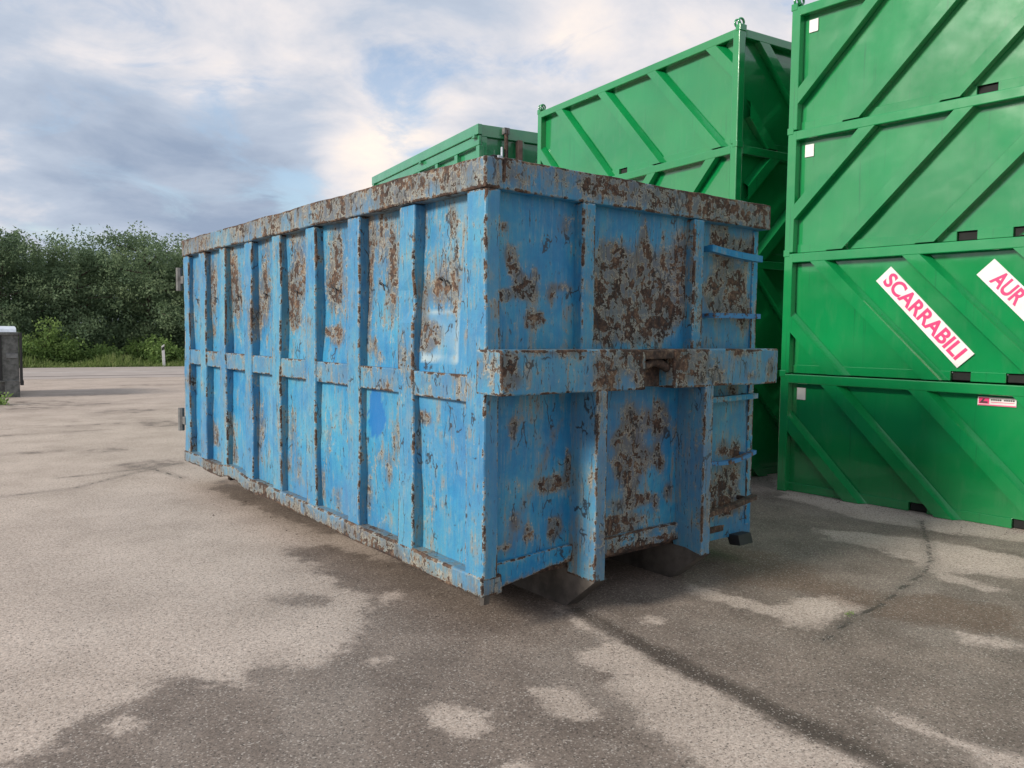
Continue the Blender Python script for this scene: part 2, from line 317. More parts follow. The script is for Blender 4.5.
def make_blue():
    m, T, b = new_mat('weathered_blue_paint')
    P = T.new('ShaderNodeTexCoord').outputs['Object']
    rust, edge, fresh, pale = wear_attr(T)
    n1 = T.noise(P, 1.6, 3, 0.55)
    n2 = T.noise(P, 7.0, 5, 0.62, 0.4)
    streak = T.noise(T.mapping(P, (17, 17, 1.5)), 1.0, 5, 0.62, 0.2)
    streak2 = T.noise(T.mapping(P, (55, 55, 5.5), (3, 1, 7)), 1.0, 4, 0.65)
    chip = T.noise(P, 42, 5, 0.72)
    grime = T.math('MAXIMUM', T.mul(fresh, -1.0), 0.0)
    fresh = T.math('MAXIMUM', fresh, 0.0)
    inv_fresh = T.math('SUBTRACT', 1.0, fresh, clamp=True)
    # wear field, mean about 0.86 with a spread of about 0.1
    field = T.add(T.add(T.mul(chip, .72), T.mul(streak, .42)), T.add(T.mul(n2, .38), T.mul(n1, .20)))
    n3 = T.noise(P, 15, 4, .65, .5)
    field = T.add(field, T.add(T.mul(streak2, .14), T.mul(rust, T.mul(T.add(n3, -.5), 1.05))))
    field = T.add(field, T.add(T.mul(rust, .205), T.mul(edge, T.ramp(n2, .38, .60, .07, .24))))
    field = T.add(field, T.mul(fresh, -0.6))
    # paint colour
    tone = T.add(T.mul(n1, .5), T.add(T.mul(n2, .35), T.mul(streak, .35)))
    paint = T.cramp(tone, [(.42, (.006, .145, .35)), (.55, (.013, .198, .40)), (.66, (.034, .258, .42)), (.82, (.115, .345, .42))])
    # chalky vertical fading
    fade = T.mul(T.ramp(streak2, .47, .68), T.ramp(n2, .36, .64))
    paint = T.mix(T.mul(fade, .50), paint, (.26, .34, .35))
    paint = T.mix(T.mul(pale, .75), paint, (.38, .47, .48))
    paint = T.mix(T.mul(fresh, .85), paint, (.008, .13, .38))
    gm = T.mul(grime, T.ramp(T.add(T.mul(n3, .5), T.mul(streak2, .5)), .36, .62, .25, 1.0))
    paint = T.mix(gm, paint, T.mix(n2, (.10, .105, .095), (.22, .20, .16)))
    # run-down stains, rust tinted
    runs = T.mul(T.ramp(T.add(streak, T.mul(T.add(streak2, -.5), .5)), .49, .66), T.ramp(T.add(n2, T.mul(rust, .22)), .44, .70))
    paint = T.mix(T.mul(T.mul(runs, inv_fresh), .75), paint, (.22, .17, .125))
    # soft brown bleeding round the rusted places
    soft = T.mul(T.ramp(T.add(T.mul(rust, .62), T.add(T.mul(n2, .5), T.mul(streak, .5))), .72, 1.12), inv_fresh)
    paint = T.mix(T.mul(soft, .72), paint, T.mix(n3, (.075, .055, .042), (.17, .135, .10)))
    # primer halo and bare rust
    halo = T.ramp(field, 1.05, 1.17)
    hc = T.cramp(T.noise(P, 11, 4, .6), [(.36, (.12, .16, .17)), (.50, (.28, .29, .25)), (.64, (.40, .38, .30))])
    col = T.mix(T.mul(halo, .80), paint, hc)
    rmask = T.ramp(field, 1.15, 1.20)
    col = T.mix(rmask, col, rust_colour(T, P))
    # hairline cracks
    vor = T.new('ShaderNodeTexVoronoi', feature='DISTANCE_TO_EDGE')
    wn = T.new('ShaderNodeTexNoise'); T.link(P, wn.inputs['Vector']); wn.inputs['Scale'].default_value = 14; wn.inputs['Detail'].default_value = 3
    wv = T.vmath('ADD', T.mapping(P, (13, 13, 3.0)), T.vmath('SCALE', wn.outputs['Color'], scale=.55))
    T.link(wv, vor.inputs['Vector']); vor.inputs['Scale'].default_value = 1.0
    ck = T.mul(T.ramp(vor.outputs[0], .014, .034, 1, 0), T.ramp(T.add(T.noise(P, 8.0, 2), T.mul(rust, .10)), .58, .63))
    col = T.mix(T.mul(T.mul(ck, inv_fresh), .85), col, (.03, .03, .032))
    # fine dark flecks drawn out downwards
    sp = T.ramp(T.noise(T.mapping(P, (70, 70, 24)), 1.0, 3, .6), .62, .67)
    col = T.mix(T.mul(T.mul(sp, inv_fresh), T.ramp(T.add(n2, T.mul(rust, .1)), .40, .60, .1, .9)), col, (.05, .038, .032))
    T.link(col, b.inputs['Base Color'])
    T.put(b.inputs['Roughness'], T.ramp(T.add(rmask, T.mul(halo, .4)), 0, 1, .42, .88, smooth=False))
    b.inputs['Specular IOR Level'].default_value = 0.4
    h = T.add(T.mul(T.math('SUBTRACT', 1.0, rmask), .6), T.mul(chip, .9))
    h = T.add(h, T.mul(n2, .8))
    bump(T, b, h, .45, .006)
    return m


def make_rusty(name, dark=1.0, blue=0.0):
    m, T, b = new_mat(name)
    P = T.new('ShaderNodeTexCoord').outputs['Object']
    rc = rust_colour(T, P)
    c = T.mix(1.0, rc, (dark, dark, dark), 'MULTIPLY')
    if blue:
        c = T.mix(T.ramp(T.noise(P, 14, 7, .65), .56 - blue * .1, .62 - blue * .1), (.05, .20, .40), c)
    c = T.mix(T.ramp(T.noise(P, 7, 5, .6), .52, .75, 0, .45), c, (.17, .155, .13))
    T.link(c, b.inputs['Base Color']); b.inputs['Roughness'].default_value = .85
    bump(T, b, T.noise(P, 45, 6, .7), .5, .006)
    return m


def make_green(name, base, rough=.24, seed=0.0):
    m, T, b = new_mat(name)
    P = T.new('ShaderNodeTexCoord').outputs['Object']
    oi = T.new('ShaderNodeObjectInfo')
    n = T.noise(P, 1.3, 3, .5)
    c = T.mix(T.ramp(n, .3, .7), base, tuple(v * .84 for v in base))
    dust = T.mul(T.ramp(T.noise(T.mapping(P, (5, 5, 1.2)), 2.0, 4, .62), .50, .80), .12)
    c = T.mix(dust, c, (.13, .25, .15))
    drips = T.mul(T.ramp(T.noise(T.mapping(P, (30, 30, .9)), 1.0, 5, .6), .58, .78), .50)
    c = T.mix(drips, c, (.010, .085, .035))
    specks = T.mul(T.ramp(T.noise(P, 26, 6, .7), .70, .74), .6)
    c = T.mix(specks, c, (.06, .07, .04))
    T.link(c, b.inputs['Base Color'])
    T.put(b.inputs['Roughness'], T.ramp(T.noise(P, 3.0, 5, .6), .3, .7, rough, rough + .12))
    b.inputs['Specular IOR Level'].default_value = .6
    b.inputs['Coat Weight'].default_value = 1.0; b.inputs['Coat Roughness'].default_value = .07; b.inputs['Coat IOR'].default_value = 1.6
    h = T.noise(P, 1.7, 2, .5)
    bump(T, b, h, .35, .03)
    T.link(b.inputs['Normal'].links[0].from_socket, b.inputs['Coat Normal'])
    return m


def make_plain(name, col, rough=.6, var=.25, scale=8, metal=0.0, bmp=.15):
    m, T, b = new_mat(name)
    P = T.new('ShaderNodeTexCoord').outputs['Object']
    n = T.noise(P, scale, 6, .6)
    c = T.mix(T.ramp(n, .3, .7), tuple(v * (1 - var) for v in col), tuple(min(1, v * (1 + var)) for v in col))
    T.link(c, b.inputs['Base Color']); b.inputs['Roughness'].default_value = rough; b.inputs['Metallic'].default_value = metal
    bump(T, b, n, bmp, .004)
    return m


def make_leaf(name, c0, c1, c2):
    m, T, b = new_mat(name)
    rust, _, _, _ = wear_attr(T)  # first channel carries leaf tone here, with its painted lit and dark clumps
    P = T.new('ShaderNodeTexCoord').outputs['Object']
    f = T.add(T.mul(rust, .7), T.mul(T.noise(P, .8, 4), .3))
    c = T.cramp(f, [(.1, c0), (.45, c1), (.85, c2)])
    T.link(c, b.inputs['Base Color']); b.inputs['Roughness'].default_value = .6
    b.inputs['Specular IOR Level'].default_value = .25
    tr = T.new('ShaderNodeBsdfTranslucent'); T.link(c, tr.inputs['Color'])
    ms = T.new('ShaderNodeMixShader'); ms.inputs[0].default_value = .42
    T.link(b.outputs[0], ms.inputs[1]); T.link(tr.outputs[0], ms.inputs[2])
    out = [n for n in T.n if n.type == 'OUTPUT_MATERIAL'][0]
    T.link(ms.outputs[0], out.inputs['Surface'])
    return m


def make_asphalt():
    m, T, b = new_mat('yard_asphalt')
    P = T.new('ShaderNodeTexCoord').outputs['Object']
    dark, rut, brown, crack = wear_attr(T)          # signed fields in metres: dark area, rut, brown, distance to a crack
    wob = T.add(T.mul(T.add(T.noise(P, 3.2, 6, .62), -.5), .55), T.mul(T.add(T.noise(P, 22, 3, .6), -.5), .16))
    vo = T.new('ShaderNodeTexVoronoi'); T.link(P, vo.inputs['Vector']); vo.inputs['Scale'].default_value = 150
    sv = T.new('ShaderNodeSeparateColor'); T.link(vo.outputs['Color'], sv.inputs[0])
    grain = sv.outputs[0]
    grain2 = T.noise(P, 48, 3, .8)
    med = T.noise(P, 1.3, 5, .6)
    lgt = T.cramp(med, [(.32, (.375, .312, .262)), (.5, (.445, .372, .316)), (.68, (.50, .422, .36))])
    lgt = T.mix(T.ramp(T.noise(T.mapping(P, (.5, .22, 1)), 1.0, 4, .6), .5, .72, 0, .45), lgt, (.33, .28, .24))
    dk = T.cramp(T.noise(P, 2.1, 5, .6), [(.32, (.125, .099, .082)), (.5, (.175, .141, .117)), (.7, (.235, .19, .157))])
    pool = T.noise(T.mapping(P, (.9, .55, 1), (2, 0, 0)), 1.4, 4, .6)
    dk = T.mix(T.ramp(pool, .50, .66, 0, .55), dk, (.25, .213, .182))
    edge_ = T.add(dark, wob)
    dmask = T.ramp(edge_, -.06, .06)
    damp = T.ramp(edge_, -.30, .0, 0, .25)
    lgt = T.mix(damp, lgt, (.22, .182, .152))
    c = T.mix(T.mul(dmask, .95), lgt, dk)
    c = T.mix(T.mul(T.ramp(T.add(brown, wob), -.12, .12), .5), c, (.125, .075, .048))
    c = T.mix(T.mul(T.ramp(T.add(rut, T.mul(wob, .25)), -.06, .03), .80), c, (.055, .043, .035))
    ckn = T.add(crack, T.mul(T.add(T.noise(P, 9, 4, .7), -.5), .07))
    cm = T.ramp(ckn, .004, .022, 1, 0)
    c = T.mix(T.mul(cm, .8), c, (.035, .03, .026))
    halo = T.ramp(ckn, .02, .10, .30, 0)
    c = T.mix(halo, c, (.10, .088, .076))
    # stones in the surface
    g = T.add(T.ramp(grain, 0, 1, -.23, .23, smooth=False), T.ramp(grain2, .30, .70, .70, 1.30, smooth=False))
    cg = T.new('ShaderNodeCombineColor'); [T.link(g, cg.inputs[i]) for i in range(3)]
    c = T.mix(1.0, c, cg.outputs[0], 'MULTIPLY')
    c = T.mix(T.mul(T.ramp(grain, .92, .95), .5), c, (.50, .46, .41))
    c = T.mix(T.mul(T.ramp(grain, .04, .06, 1, 0), .6), c, (.05, .043, .038))
    
    # scattered dirt specks
    c = T.mix(T.mul(T.ramp(T.noise(P, 13, 3, .6), .73, .76), .6), c, (.06, .05, .04))
    T.link(c, b.inputs['Base Color'])
    T.put(b.inputs['Roughness'], T.ramp(dmask, 0, 1, .92, .72))
    b.inputs['Specular IOR Level'].default_value = .3
    h = T.add(T.mul(grain, .6), T.add(T.mul(grain2, .7), T.mul(cm, -1.5)))
    bump(T, b, h, .6, .008)
    return m


M_BLUE = make_blue()
M_RUST = make_rusty('rusty_steel')
M_SKID = make_plain('skid_steel', (.085, .074, .064), .75, .45, 7, 0, .4)
M_HOOK = make_rusty('worn_hook_steel', .7)
M_RUNG = make_rusty('rung_steel', 1.2, .6)
M_GREEN = make_green('green_gloss_paint', (.005, .235, .062), .15)
M_GREEN2 = make_green('green_gloss_paint_old', (.022, .25, .10), .3)
M_BLACK = make_plain('pocket_shade_black', (.012, .013, .012), .9)  # near-black colour paints the shade inside the fork slots
M_WHITE = make_plain('white_vinyl', (.70, .69, .67), .5, .10, 7, 0, .03)
M_PINK = make_plain('magenta_print', (.72, .035, .16), .5, .06, 30, 0, .02)
M_INK = make_plain('dark_print', (.05, .03, .035), .5, .1)
M_ASPH = make_asphalt()
M_GREY = make_plain('weathered_grey_steel', (.12, .122, .12), .7, .45, 9)
M_DGREY = make_plain('black_rubber', (.018, .018, .02), .6, .2)
M_LGREY = make_plain('pale_tarpaulin', (.55, .60, .68), .6, .12)
M_BARK = make_plain('bark', (.075, .06, .045), .9, .4, 12, 0, .5)
M_LEAF = make_leaf('robinia_leaves', (.085, .138, .078), (.15, .222, .12), (.215, .285, .15))
M_LEAFB = make_leaf('bush_leaves', (.11, .19, .06), (.20, .31, .09), (.30, .42, .14))
M_GRASS = make_leaf('verge_grass', (.10, .16, .05), (.19, .27, .08), (.30, .34, .14))
M_ROAD = make_plain('road_asphalt', (.36, .315, .29), .9, .10, .9)
M_SOIL = make_plain('verge_soil', (.06, .075, .035), .95, .35, 1.5)
M_PAINT = make_plain('road_paint', (.56, .54, .51), .8, .15, 5)

# ------------------------------------------------------------------ the setting
def noise_grid_axis(breaks):
    out = []
    for a, b, st in breaks: out += lin(a, b, st)[:-1]
    return out + [breaks[-1][1]]


def poly_sd(poly, X, Y):
    """signed distance to a polygon, positive inside"""
    P = np.array(poly); Q = np.roll(P, -1, 0)
    best = np.full(X.shape, 1e9); inside = np.zeros(X.shape, bool)
    for (ax, ay), (bx, by) in zip(P, Q):
        dx, dy = bx - ax, by - ay; L = dx * dx + dy * dy + 1e-12
        t = np.clip(((X - ax) * dx + (Y - ay) * dy) / L, 0, 1)
        best = np.minimum(best, np.hypot(X - ax - t * dx, Y - ay - t * dy))
        c = ((ay > Y) != (by > Y)) & (X < (bx - ax) * (Y - ay) / (by - ay + 1e-12) + ax)
        inside ^= c
    return np.where(inside, best, -best)


def line_d(pts, X, Y):
    best = np.full(X.shape, 1e9)
    for (ax, ay), (bx, by) in zip(pts[:-1], pts[1:]):
        dx, dy = bx - ax, by - ay; L = dx * dx + dy * dy + 1e-12
        t = np.clip(((X - ax) * dx + (Y - ay) * dy) / L, 0, 1)
        best = np.minimum(best, np.hypot(X - ax - t * dx, Y - ay - t * dy))
    return best


gs = noise_grid_axis([(-1500, -100, 350), (-100, -20, 10), (-20, 20, 4), (20, 100, 10), (100, 1500, 350)])
g = MB().grid((0, 0, -.02), (1, 0, 0), (0, 1, 0), gs, gs).build('ground', M_SOIL)
tag(g, kind='structure')

RA = radians(-8)           # the road runs almost across the view
def roadpt(u, v, z): return (4.5 + u * cos(RA) - v * sin(RA), 34.3 + u * sin(RA) + v * cos(RA), z)

xs = noise_grid_axis([(-80, -12, 6), (-12, -3.4, .25), (-3.4, 5.6, .045), (5.6, 14, .3), (14, 80, 6)])
ys = noise_grid_axis([(-60, -12, 6), (-12, -3.2, .3), (-3.2, 3.6, .045), (3.6, 9, .08), (9, 30, .3)])
X, Y = np.meshgrid(np.array(xs), np.array(ys))
dark = np.full(X.shape, -.6)
for p_ in DARK: dark = np.maximum(dark, np.clip(poly_sd(p_, X, Y), -.6, .35))
for (bx, by, rx, ry) in BLOT:
    q = np.hypot((X - bx) / rx, (Y - by) / max(ry * .6, .05))
    dark = np.maximum(dark, np.clip((1 - q) * .25, -.6, -.02))
for p_ in LIGHT: dark = np.minimum(dark, np.clip(-poly_sd(p_, X, Y) * 1.4, -.22, .35))
# far from the containers the yard is dry again
rut = np.full(X.shape, -1.0)
for p_ in RUT: rut = np.maximum(rut, .055 - line_d(p_, X, Y))
brown = np.full(X.shape, -1.0)
for p_ in BROWN: brown = np.maximum(brown, poly_sd(p_, X, Y))
crack = np.full(X.shape, 1.0)
for p_ in CRACK: crack = np.minimum(crack, line_d(p_, X, Y))
crack = np.minimum(crack, 1)
Z = np.zeros(X.shape)
rr = (np.abs(X) < 14) & (np.abs(Y) < 30)
mb = MB(); mb.grid((0, 0, 0), (1, 0, 0), (0, 1, 0), xs, ys)
yard = mb.build('yard_paving', M_ASPH)
wear = np.stack([dark, np.clip(rut, -1, 1), np.clip(brown, -1, 1), crack], -1).reshape(-1, 4).astype(np.float32)
yard.data.attributes['wear'].data.foreach_set('color', wear.ravel())
tag(yard, kind='structure')

def strip(name, v0, v1, z, mat, u0=-90, u1=90, st=6):
    m = MB(); us = lin(u0, u1, st)
    i0 = 0
    for u in us:
        m.v += [roadpt(u, v0, z), roadpt(u, v1, z)]; m.e += [0, 0]
    for k in range(len(us) - 1): m.f.append((2 * k, 2 * k + 2, 2 * k + 3, 2 * k + 1))
    return tag(m.build(name, mat), kind='structure')
strip('road', -8.6, -.2, .005, M_ROAD)
strip('road_edge_line', -1.1, -.95, .010, M_PAINT)
strip('road_centre_line', -4.6, -4.42, .010, M_PAINT)
strip('road_joint', -7.2, -7.0, .010, make_plain('joint_tar', (.13, .115, .105), .9))


# ------------------------------------------------------------------ the blue roll-off container
H, LEN, WID = 2.55, 5.34, 2.51
RIB_Y = [0.0, .727, 1.413, 2.099, 2.752, 3.387, 4.047, 4.627, 5.165]
RIB_W = .172
PX = .064                     # recess of the side panels
blue = empty('roll_off_container', (0, 0, 0), 0, 'battered blue roll-off waste container with rust patches and ribbed sides on the yard', 'container')


def blobs(lst, u, v):
    s = 0.0
    for (a, b, ra, rb, am) in lst:
        q = ((u - a) / ra) ** 2 + ((v - b) / rb) ** 2
        if q < 6: s += am * 1.25 * exp(-q * .62)
    return min(s, 1.05)


def w_front(x, y, z):
    b_ = blobs(FRONT, x, z)
    g_ = .12 + .5 * b_ + (.25 if x > 1.75 else 0)
    t_ = min(1, max(0, ((x - .61) * -.41 + (z - 1.13) * -.68) / .63))          # long scrape down the lower panel
    d_ = sqrt((x - .61 + .41 * t_) ** 2 + (z - 1.13 + .68 * t_) ** 2)
    g_ += .75 * exp(-(d_ / (.014 + .03 * t_)) ** 2)
    if .9 < x < 1.5 and z < 1.2: g_ += .35 * exp(-((x - 1.15) / .16) ** 2)     # dirt run below the hook
    return (b_ + .14, -min(.85, g_), 0)
def w_railf(x, y, z):
    if y < .004: return (blobs(RAILF, x, z) * .8 + .30 + .25 * (x / 2.5) + .3 * max(0, (z - 2.50) / .05), -.35 - .15 * x, 0)
    return (.35, 0, 0)
def w_beam(x, y, z): return (blobs(BEAMF, x, z) * 1.0 + .28, -min(.8, .22 + .4 * blobs(BEAMF, x, z) + .14 * x), .05)
def w_side(x, y, z):
    r = blobs(SIDE, y, z)
    r = r * .95 + (.35 * exp(-((z - 1.95) / .40) ** 2) + .08 if z > 1.4 else .12)
    r += .05 * y / 5
    fr = 1.0 if ((y - 1.29) / .125) ** 2 + ((z - 1.08) / .16) ** 2 < 1 + .9 * pn(y, z, 2, 7) else 0.0
    pa = .05 + .25 * max(0, pn(y * 1.5, z, 4, 1.2))
    if not fr: fr = -.28 * max(0, (z - 1.45) / .95) if z > 1.45 else -.18 * max(0, (.7 - z) / .4)
    if .33 < y < .70 and 1.46 < z < 1.755:
        pa = .30 + .3 * pn(y, z, 1, 9)
        if y < .36 or y > .67 or z > 1.73 or z < 1.49: pa = .75 + .6 * pn(y, z, 3, 8)
    return (r, fr, pa)
def w_rib(x, y, z): return (.12 + .10 * y / 5 + .8 * max(0, pn(y * 3, z * 2.2, 5, 1.4)), -.15, .10)
def w_trail(x, y, z): return (.62 + .40 * max(0, (z - 2.47) / .08) + .7 * pn(y, z, 2, 2.2), -.62, .18)
def w_low(x, y, z): return (.30 + 1.2 * max(0, pn(y * 1.6, z, 9, 1.3)) + .6 * max(0, (.27 - z) / .07), -.70, .15)


def d_side(x, y, z):
    b = .014 * pn(y * 1.7, z * 1.3, 3.3) + .010 * sin(z * 3.0 + y) + .004 * pn(y, z, 8, 6)
    return (x + b, y, z)
def d_front(x, y, z):
    b = .014 * pn(x * 1.6, z * 1.4, 7.7) + .004 * pn(x, z, 1, 7)
    b += .03 * exp(-((x - 1.2) / .35) ** 2 - ((z - 1.95) / .35) ** 2)
    return (x, y + b, z)
def d_rib(x, y, z):
    k = .010 * pn(y * 2, z * 1.6, 1.1) + .003 * pn(y, z, 4, 8)
    k2 = .008 * pn(y * 1.5, z * 1.2, 6.1)
    if .66 < y < .95:                                   # the knock in the second rib
        q = exp(-((z - 1.83) / .07) ** 2) * exp(-((y - .74) / .07) ** 2); k += .035 * q; k2 += .012 * q
    return (x + k * (1 if x < .05 else .3), y + k2, z)
def d_trail(x, y, z):
    k = .012 * pn(y * 1.5, 2, 3.1) + .005 * pn(y, z, 2.2, 6)
    t = .006 * pn(y * 2.1, 5, 1.1) + (.005 * pn(y, 1, 8.8, 7) if z > 2.5 else 0) + .006
    return (x + k, y, z + t)
def d_railf(x, y, z):
    t = .006 * pn(x * 2.1, 5, 6.1) + (.005 * pn(x, 1, 8.8, 7) if z > 2.5 else 0) + .006
    return (x, y + .010 * pn(x * 1.5, 2, 9.1) + .004 * pn(x, z, 2, 7), z + t)
def d_beam(x, y, z): return (x, y + .007 * pn(x * 2, z * 2, 4.4) + .004 * pn(x, z, 6.6, 8), z + .005 * pn(x * 3, 2, 7))
def d_low(x, y, z):
    k = .018 * pn(y * 1.5, .5, 12.1) + .006 * pn(y, z, 3, 6)
    t = .010 * pn(y * 1.9, 3, 2.7) + .007 * pn(y, 3, 8, 6)
    f = 1.0 if z < .28 else .55
    return (x + k * f, y, z + t * f + .045 * (y / 5.3) + (.035 * exp(-((y - 3.9) / .25) ** 2)))


# long side towards the yard entrance: recessed panels, ribs, rails
for k in range(8):
    y0, y1 = RIB_Y[k] + RIB_W, RIB_Y[k + 1]
    for z0, z1 in ((1.40, 2.385), (.30, 1.255)):
        st = .022 if k < 4 else .035
        MB().grid((PX, 0, 0), (0, -1, 0), (0, 0, 1), lin(-(y1 + .01), -(y0 - .01), st), lin(z0 - .02, z1 + .02, st)) \
            .build('side_panel', M_BLUE, blue, d_side, w_side, True)
    MB().box(.012, PX + .02, y0 - .004, y1 + .004, 1.252 + .03 * y0 / 5, 1.40 + .03 * y0 / 5, .08).build('side_mid_rail', M_BLUE, blue, d_rib, lambda x, y, z: (.32 + .8 * max(0, pn(y, z, 3, 3)), -.4, .1))
    # tarpaulin hook
    ym = (y0 + y1) / 2 + .02; hz = 1.93
    MB().tube([(PX + .02, ym + .05, hz), (PX - .02, ym + .035, hz + .012), (PX - .03, ym + .005, hz + .016), (PX - .03, ym - .025, hz + .002), (PX - .028, ym - .04, hz - .035)], .006, 6).build('tarpaulin_hook', M_DGREY, blue)
for k, y in enumerate(RIB_Y):
    nm = 'corner_post' if k in (0, 8) else 'side_rib'
    MB().box(0, .10, y, y + RIB_W, .30, 2.39, .10, .012).build(nm, M_BLUE, blue, d_rib, w_rib)
MB().box(-.014, .11, -.002, LEN, 2.385, H, .10, .010).build('top_rail', M_BLUE, blue, d_trail, w_trail)
MB().box(-.012, .13, .002, LEN, .205, .318, .09, .012).build('bottom_rail', M_BLUE, blue, d_low, w_low)
# inner faces, floor, far side
MB().box(.115, .125, .12, LEN - .05, .30, 2.50, .6).build('inner_wall', M_BLUE, blue, base=.3)
MB().box(.09, WID - .09, .10, LEN - .03, .235, .285, .6).build('floor', M_RUST, blue)
MB().box(WID - .10, WID - .088, .12, LEN - .03, .28, 2.42, .4).build('far_side_wall', M_BLUE, blue, base=.2)
for y in RIB_Y[1:]: MB().box(WID - .089, WID, y, y + RIB_W, .30, 2.39, .4).build('side_rib', M_BLUE, blue, None, w_rib)
MB().box(WID - .11, WID + .012, .112, LEN, 2.387, H - .004, .3).build('top_rail', M_BLUE, blue, None, w_trail)
MB().box(WID - .13, WID + .010, .15, LEN, .205, .318, .3).build('bottom_rail', M_BLUE, blue, None, w_low)
MB().box(WID - .087, WID - .008, .30, LEN - .18, 1.255, 1.40, .3).build('side_mid_rail', M_BLUE, blue, None, w_rib)

# front: top rail, panels, posts, beam with the hook
MB().box(.112, WID + .006, 0, .11, 2.383, H + .002, .06, .008).build('top_rail', M_BLUE, blue, d_railf, w_railf)
FY = .07
cuts = [(.0, .70), (.70, 1.70), (1.70, WID)]
def d_frontlow(x, y, z):
    x, y, z = d_front(x, y, z)
    if z < .45: z += (.055 * (1 - exp(-x / .25)) + .03 * pn(x * 2.2, 0, 4.2)) * (.45 - z) / .23
    return (x, y, z)
for i, (a, b_) in enumerate(cuts):
    yy = FY if i < 2 else .10
    x0 = a + (.02 if i == 0 else 0)
    MB().grid((0, yy, 0), (1, 0, 0), (0, 0, 1), lin(x0, b_, .018), lin(1.47, 2.40, .018)).build('front_panel', M_BLUE, blue, d_front, w_front, True)
    MB().grid((0, yy, 0), (1, 0, 0), (0, 0, 1), lin(x0, b_, .018), lin(.335 if i < 2 else .185, 1.47, .018)).build('front_panel', M_BLUE, blue, d_front, w_front, True)
for i, (a, b_) in enumerate(cuts[:2]):
    MB().box(a + .016, b_ - .01, FY - .028, FY + .012, .212, .365, .05, .008).build('front_flange', M_BLUE, blue, d_frontlow, lambda x, y, z: (.12 + .95 * max(0, (.275 - z) / .06) + (.6 if x > .72 else 0) + .35 * pn(x, z, 2, 3), 0, 0))
MB().box(.12, WID - .10, .126, .138, .285, 2.39, .6).build('front_inner_wall', M_BLUE, blue, base=.3)
for x in (.69, 1.68):
    MB().box(x, x + .10, -.002, .09, 1.535, 2.386, .08, .008).build('front_rib', M_BLUE, blue, None, lambda x, y, z: (.30 + .35 * pn(x * 2, z, 3, 2.2) + (.25 if x > 1.5 else 0), -.3, 0))
for x in (.685, 1.645):
    mb = MB()
    mb.box(x, x + .085, -.15, .09, .205, 1.318, .08, .006)
    mb.build('runner_post', M_BLUE, blue, None, lambda x, y, z: (.25 + (.25 if y < -.12 else 0) + .5 * pn(x * 3, z * 1.4, 1.5, 2), -.5 if y < -.14 else -.3, .15))
# beam in two lengths either side of the hook recess
HX0, HX1 = 1.085, 1.335
MB().box(-.004, HX0, -.15, .075, 1.305, 1.545, .045, .010).build('cross_beam', M_BLUE, blue, d_beam, w_beam)
MB().box(HX1, 2.43, -.15, .075, 1.305, 1.545, .045, .010).build('cross_beam', M_BLUE, blue, d_beam, w_beam)
MB().box(HX0 + .001, HX1 - .001, -.035, .07, 1.312, 1.535, .08).build('hook_recess_plate', M_HOOK, blue)
MB().box(HX0 + .001, HX1 - .001, -.146, .06, 1.487, 1.541, .05).build('hook_cover_plate', M_HOOK, blue, d_beam)
hp = []
for t in range(13):
    a = t / 12
    hp.append((HX0 + .004 + (HX1 - HX0 - .008) * a, -.095, 1.425 + .042 * sin(pi * a)))
MB().tube(hp, .028, 10).build('hook_bar', M_HOOK, blue, smooth=True)
# access rungs at the recessed corner
def rung(x0, x1, z0, z1, y, th, mat, sag=0.0, bl=0.0):
    mb = MB(); n = 8
    pts = [(x0 + (x1 - x0) * k / n, z0 + (z1 - z0) * k / n - sag * sin(pi * k / n)) for k in range(n + 1)]
    for (xa, za), (xb, zb) in zip(pts[:-1], pts[1:]):
        mb.quad((xa, y, za - th), (xb, y, zb - th), (xb, y, zb + th), (xa, y, za + th), .5)
        mb.quad((xa, y, za + th), (xb, y, zb + th), (xb, y + .045, zb + th), (xa, y + .045, za + th), .5)
        mb.quad((xa, y + .045, za - th), (xb, y + .045, zb - th), (xb, y, zb - th), (xa, y, za - th), .5)
        mb.quad((xa, y + .045, za + th), (xb, y + .045, zb + th), (xb, y + .045, zb - th), (xa, y + .045, za - th), .5)
    for (xa, za) in (pts[0], pts[-1]):
        mb.quad((xa, y, za - th), (xa, y, za + th), (xa, y + .045, za + th), (xa, y + .045, za - th), .6)
    for xa, za in (pts[0], pts[-2]): mb.box(xa + .002, xa + .03, y + .04, .11, za - th * .9, za + th * .9, .1)
    return mb.build('rung', mat, blue, wear=(lambda x, yy, z: (.1, bl, 0)) if mat is M_BLUE else None)
rung(1.86, 2.42, 2.212, 2.175, -.01, .022, M_BLUE, .006, .35)
rung(1.90, 2.43, 1.768, 1.772, 0., .017, M_RUNG)
rung(1.90, 2.43, 1.195, 1.205, 0., .018, M_BLUE, 0, .0)
rung(1.90, 2.43, .765, .80, 0., .013, M_RUNG, .03)
rung(1.80, 2.41, .415, .478, -.03, .017, M_RUST, .008)
# lower corner step and corner lugs
MB().prism([(.02, .21), (.12, .205), (.09, .13), (.0, .14)], 0, 2.27, 2.42).build('corner_lug', M_DGREY, blue)
MB().prism([(.0, .22), (.05, .22), (.035, .155), (.005, .17)], 0, .012, .05).build('corner_lug', M_SKID, blue)
MB().box(2.44, 2.50, .085, .115, .25, 2.385, .1).build('corner_post', M_BLUE, blue, None, lambda x, y, z: (.25, 0, 0))
# skids
for x in (.69, 1.64):
    mb = MB()
    mb.prism([(.10, .0), (LEN - .1, .0), (LEN - .1, .234), (-.02, .234), (-.145, .205)], 0, x, x + .11)
    mb.build('skid_beam', M_SKID, blue)
for y in np.arange(.6, 5.2, .75):
    MB().box(.13, WID - .13, y, y + .06, .17, .234, .8).build('floor_bearer', M_RUST, blue)
